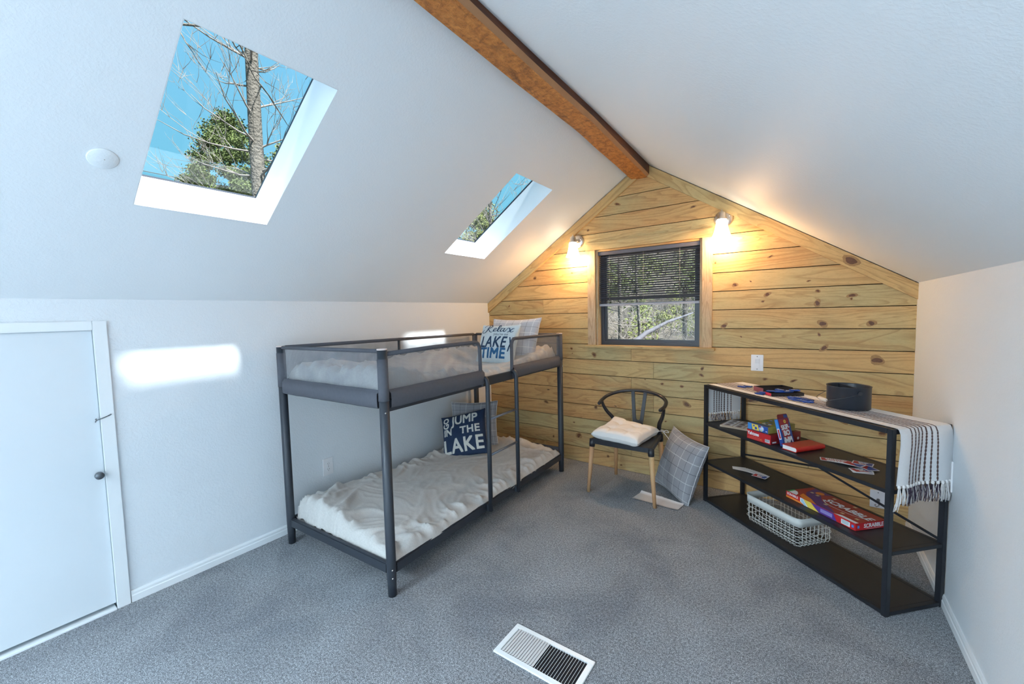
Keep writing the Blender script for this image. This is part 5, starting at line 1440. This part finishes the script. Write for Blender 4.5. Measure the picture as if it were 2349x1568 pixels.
bare_tree('tree', 'tall rough-barked bare tree seen through the large skylight', -4.40, -.36, 13.5, .150, 4, 3.4, 7.0, nb=20, bl0=1.25, depth=3)
g_ = 'cedars beyond the large skylight'
evergreen('cedar_tree', 'dark green cedar left of the bare trunk in the large skylight', -8.3, .80, 4.0, 6.3, 1.05, 31, M_LEAF, 50, g_)
evergreen('cedar_tree', 'green cedar right of the bare trunk in the large skylight', -7.9, 2.15, 3.6, 5.9, 1.0, 32, M_LEAF2, 45, g_)
evergreen('cedar_tree', 'low yellow-green cedar at the bottom edge of the large skylight', -10.0, .75, 2.6, 5.45, 1.1, 33, M_LEAF2, 55, g_)
evergreen('cedar_tree', 'low dark cedar at the bottom of the large skylight, behind the bare trunk', -10.4, 2.1, 2.6, 5.5, 1.4, 34, M_LEAF, 55, g_)
bare_tree('tree', 'slender bare tree seen through the small skylight', -2.2, 3.0, 8.5, .055, 9, 2.0, 5.6, nb=26, bl0=1.5, depth=3)
evergreen('cedar_tree', 'yellow-green cedar seen through the small skylight', -3.3, 4.0, 1.8, 4.0, .9, 35, M_LEAF2, 40)
# limb reaching over the top left of the large skylight
r = thing('tree', 'bare tree whose thin limb crosses the top left corner of the large skylight', 'tree', (-2.6, -4.6, -2.7))
b = B(); b.tube([(0, 0, 0), (.05, .05, 3.5), (.0, .15, 7.5)], [.09, .07, .02], 10); b.obj('trunk', M_BARK, r)
b = B(); rn = random.Random(77); tips = []
p0 = Vector((.03, .1, 5.4)); p3 = Vector((.9, 2.62, 6.93)); path_ = cat([p0, p0.lerp(p3, .4)+Vector((0, 0, .25)), p3, p3+Vector((-.05, .42, -.28)), p3+Vector((-.1, .62, -.42))], 5)
b.tube(path_, [.016-.011*i/(len(path_)-1) for i in range(len(path_))], 6, cap=False)
for k in (9, 11, 12, 14, 16, 18): branch(b, path_[k], Vector((rn.uniform(-.4, .4), rn.uniform(-.2, .9), rn.uniform(-.9, .5))).normalized(), .45, .009, 1, rn, tips)
b.obj('branches', M_BARK, r)
# power lines
for i, (za, zb_) in enumerate(((8.2, 8.1), (6.6, 6.5))):
    b = B(); pts = [(-19.0, -9.0+22*k/12, za+(zb_-za)*k/12-.5*sin(pi*k/12)) for k in range(13)]
    b.tube(pts, .018, 5); o = b.obj('power_line', M_BLACK); tag(o, ('upper black power line crossing the sky in the large skylight', 'lower black power line crossing the sky in the large skylight')[i], 'cable')
# thicket behind the gable window
g_ = 'bare saplings behind the gable window'
rn = random.Random(50)
for k, (x, y, rr_, H_) in enumerate(((.2, 4.6, .045, 5.5), (1.55, 5.2, .03, 5.0), (-.9, 6.6, .06, 7.0), (.75, 7.5, .04, 6.0), (-2.1, 8.3, .05, 7.0), (.0, 9.5, .07, 8.0), (1.9, 8.8, .05, 7.5), (-3.6, 10.5, .07, 8.0))):
    bare_tree('sapling', 'thin bare sapling in the thicket behind the gable window', x, y, H_, rr_, 60+k, gz(x, y)+.6, gz(x, y)+4.5, nb=22, bl0=1.5, group=g_, depth=2)
b = B(); p = [(1.2, 6.4, gz(1.2, 6.4)+.25), (.9, 7.0, .35), (.35, 7.9, .95), (-.2, 8.8, 1.35), (-.6, 9.6, 1.9)]
b.tube([(.30, 2.5, .35), (.45, 3.4, .88), (.54, 3.92, 1.06), (.72, 4.7, 1.24), (1.0, 5.6, 1.40)], [.055, .05, .042, .030, .015], 10)
o = b.obj('fallen_trunk', mat('blue_grey_dead_wood', (.075, .07, .08), .85, var=.4, vscale=8)); tag(o, 'leaning grey dead trunk in the thicket, low in the gable window', 'log')
b = B()
for k in range(700):
    x, y = rn.uniform(-5.5, 4.5), rn.uniform(3.2, 15)
    p = Vector((x, y, gz(x, y))); d = Vector((rn.uniform(-1, 1), rn.uniform(-.8, .8), rn.uniform(.3, 1.4))).normalized()
    pts = [p]; L_ = rn.uniform(.8, 2.4)
    for s_ in range(5):
        d = (d+Vector((rn.uniform(-1, 1), rn.uniform(-1, 1), rn.uniform(-.8, .5)))*.3).normalized(); pts.append(pts[-1]+d*L_/5)
    b.tube(pts, [rn.uniform(.006, .014)*(1-.8*i/5) for i in range(6)], 4, cap=False)
o = b.obj('brush', M_TWIG); tag(o, 'tangle of bare twigs covering the hillside behind the gable window', 'brush', kind='stuff')
b = B()
for k in range(85):
    x, y = rn.uniform(-7, 6), rn.uniform(8, 17)
    foliage(b, Vector((x, y, gz(x, y)+rn.uniform(.2, 3.2))), rn.uniform(.35, .8), 420, rn, .06, .8)
o = b.obj('undergrowth', M_LEAF2); tag(o, 'yellow-green undergrowth on the hillside behind the gable window', 'undergrowth', kind='stuff')
b = B()
for k in range(120):
    x, y = rn.uniform(-9, 7), rn.uniform(9, 20)
    foliage(b, Vector((x, y, gz(x, y)+rn.uniform(.5, 6.5))), rn.uniform(.5, 1.1), 320, rn, .09, .8)
o = b.obj('evergreen_thicket', M_LEAF); tag(o, 'dark evergreen thicket higher on the hillside behind the gable window', 'undergrowth', kind='stuff')
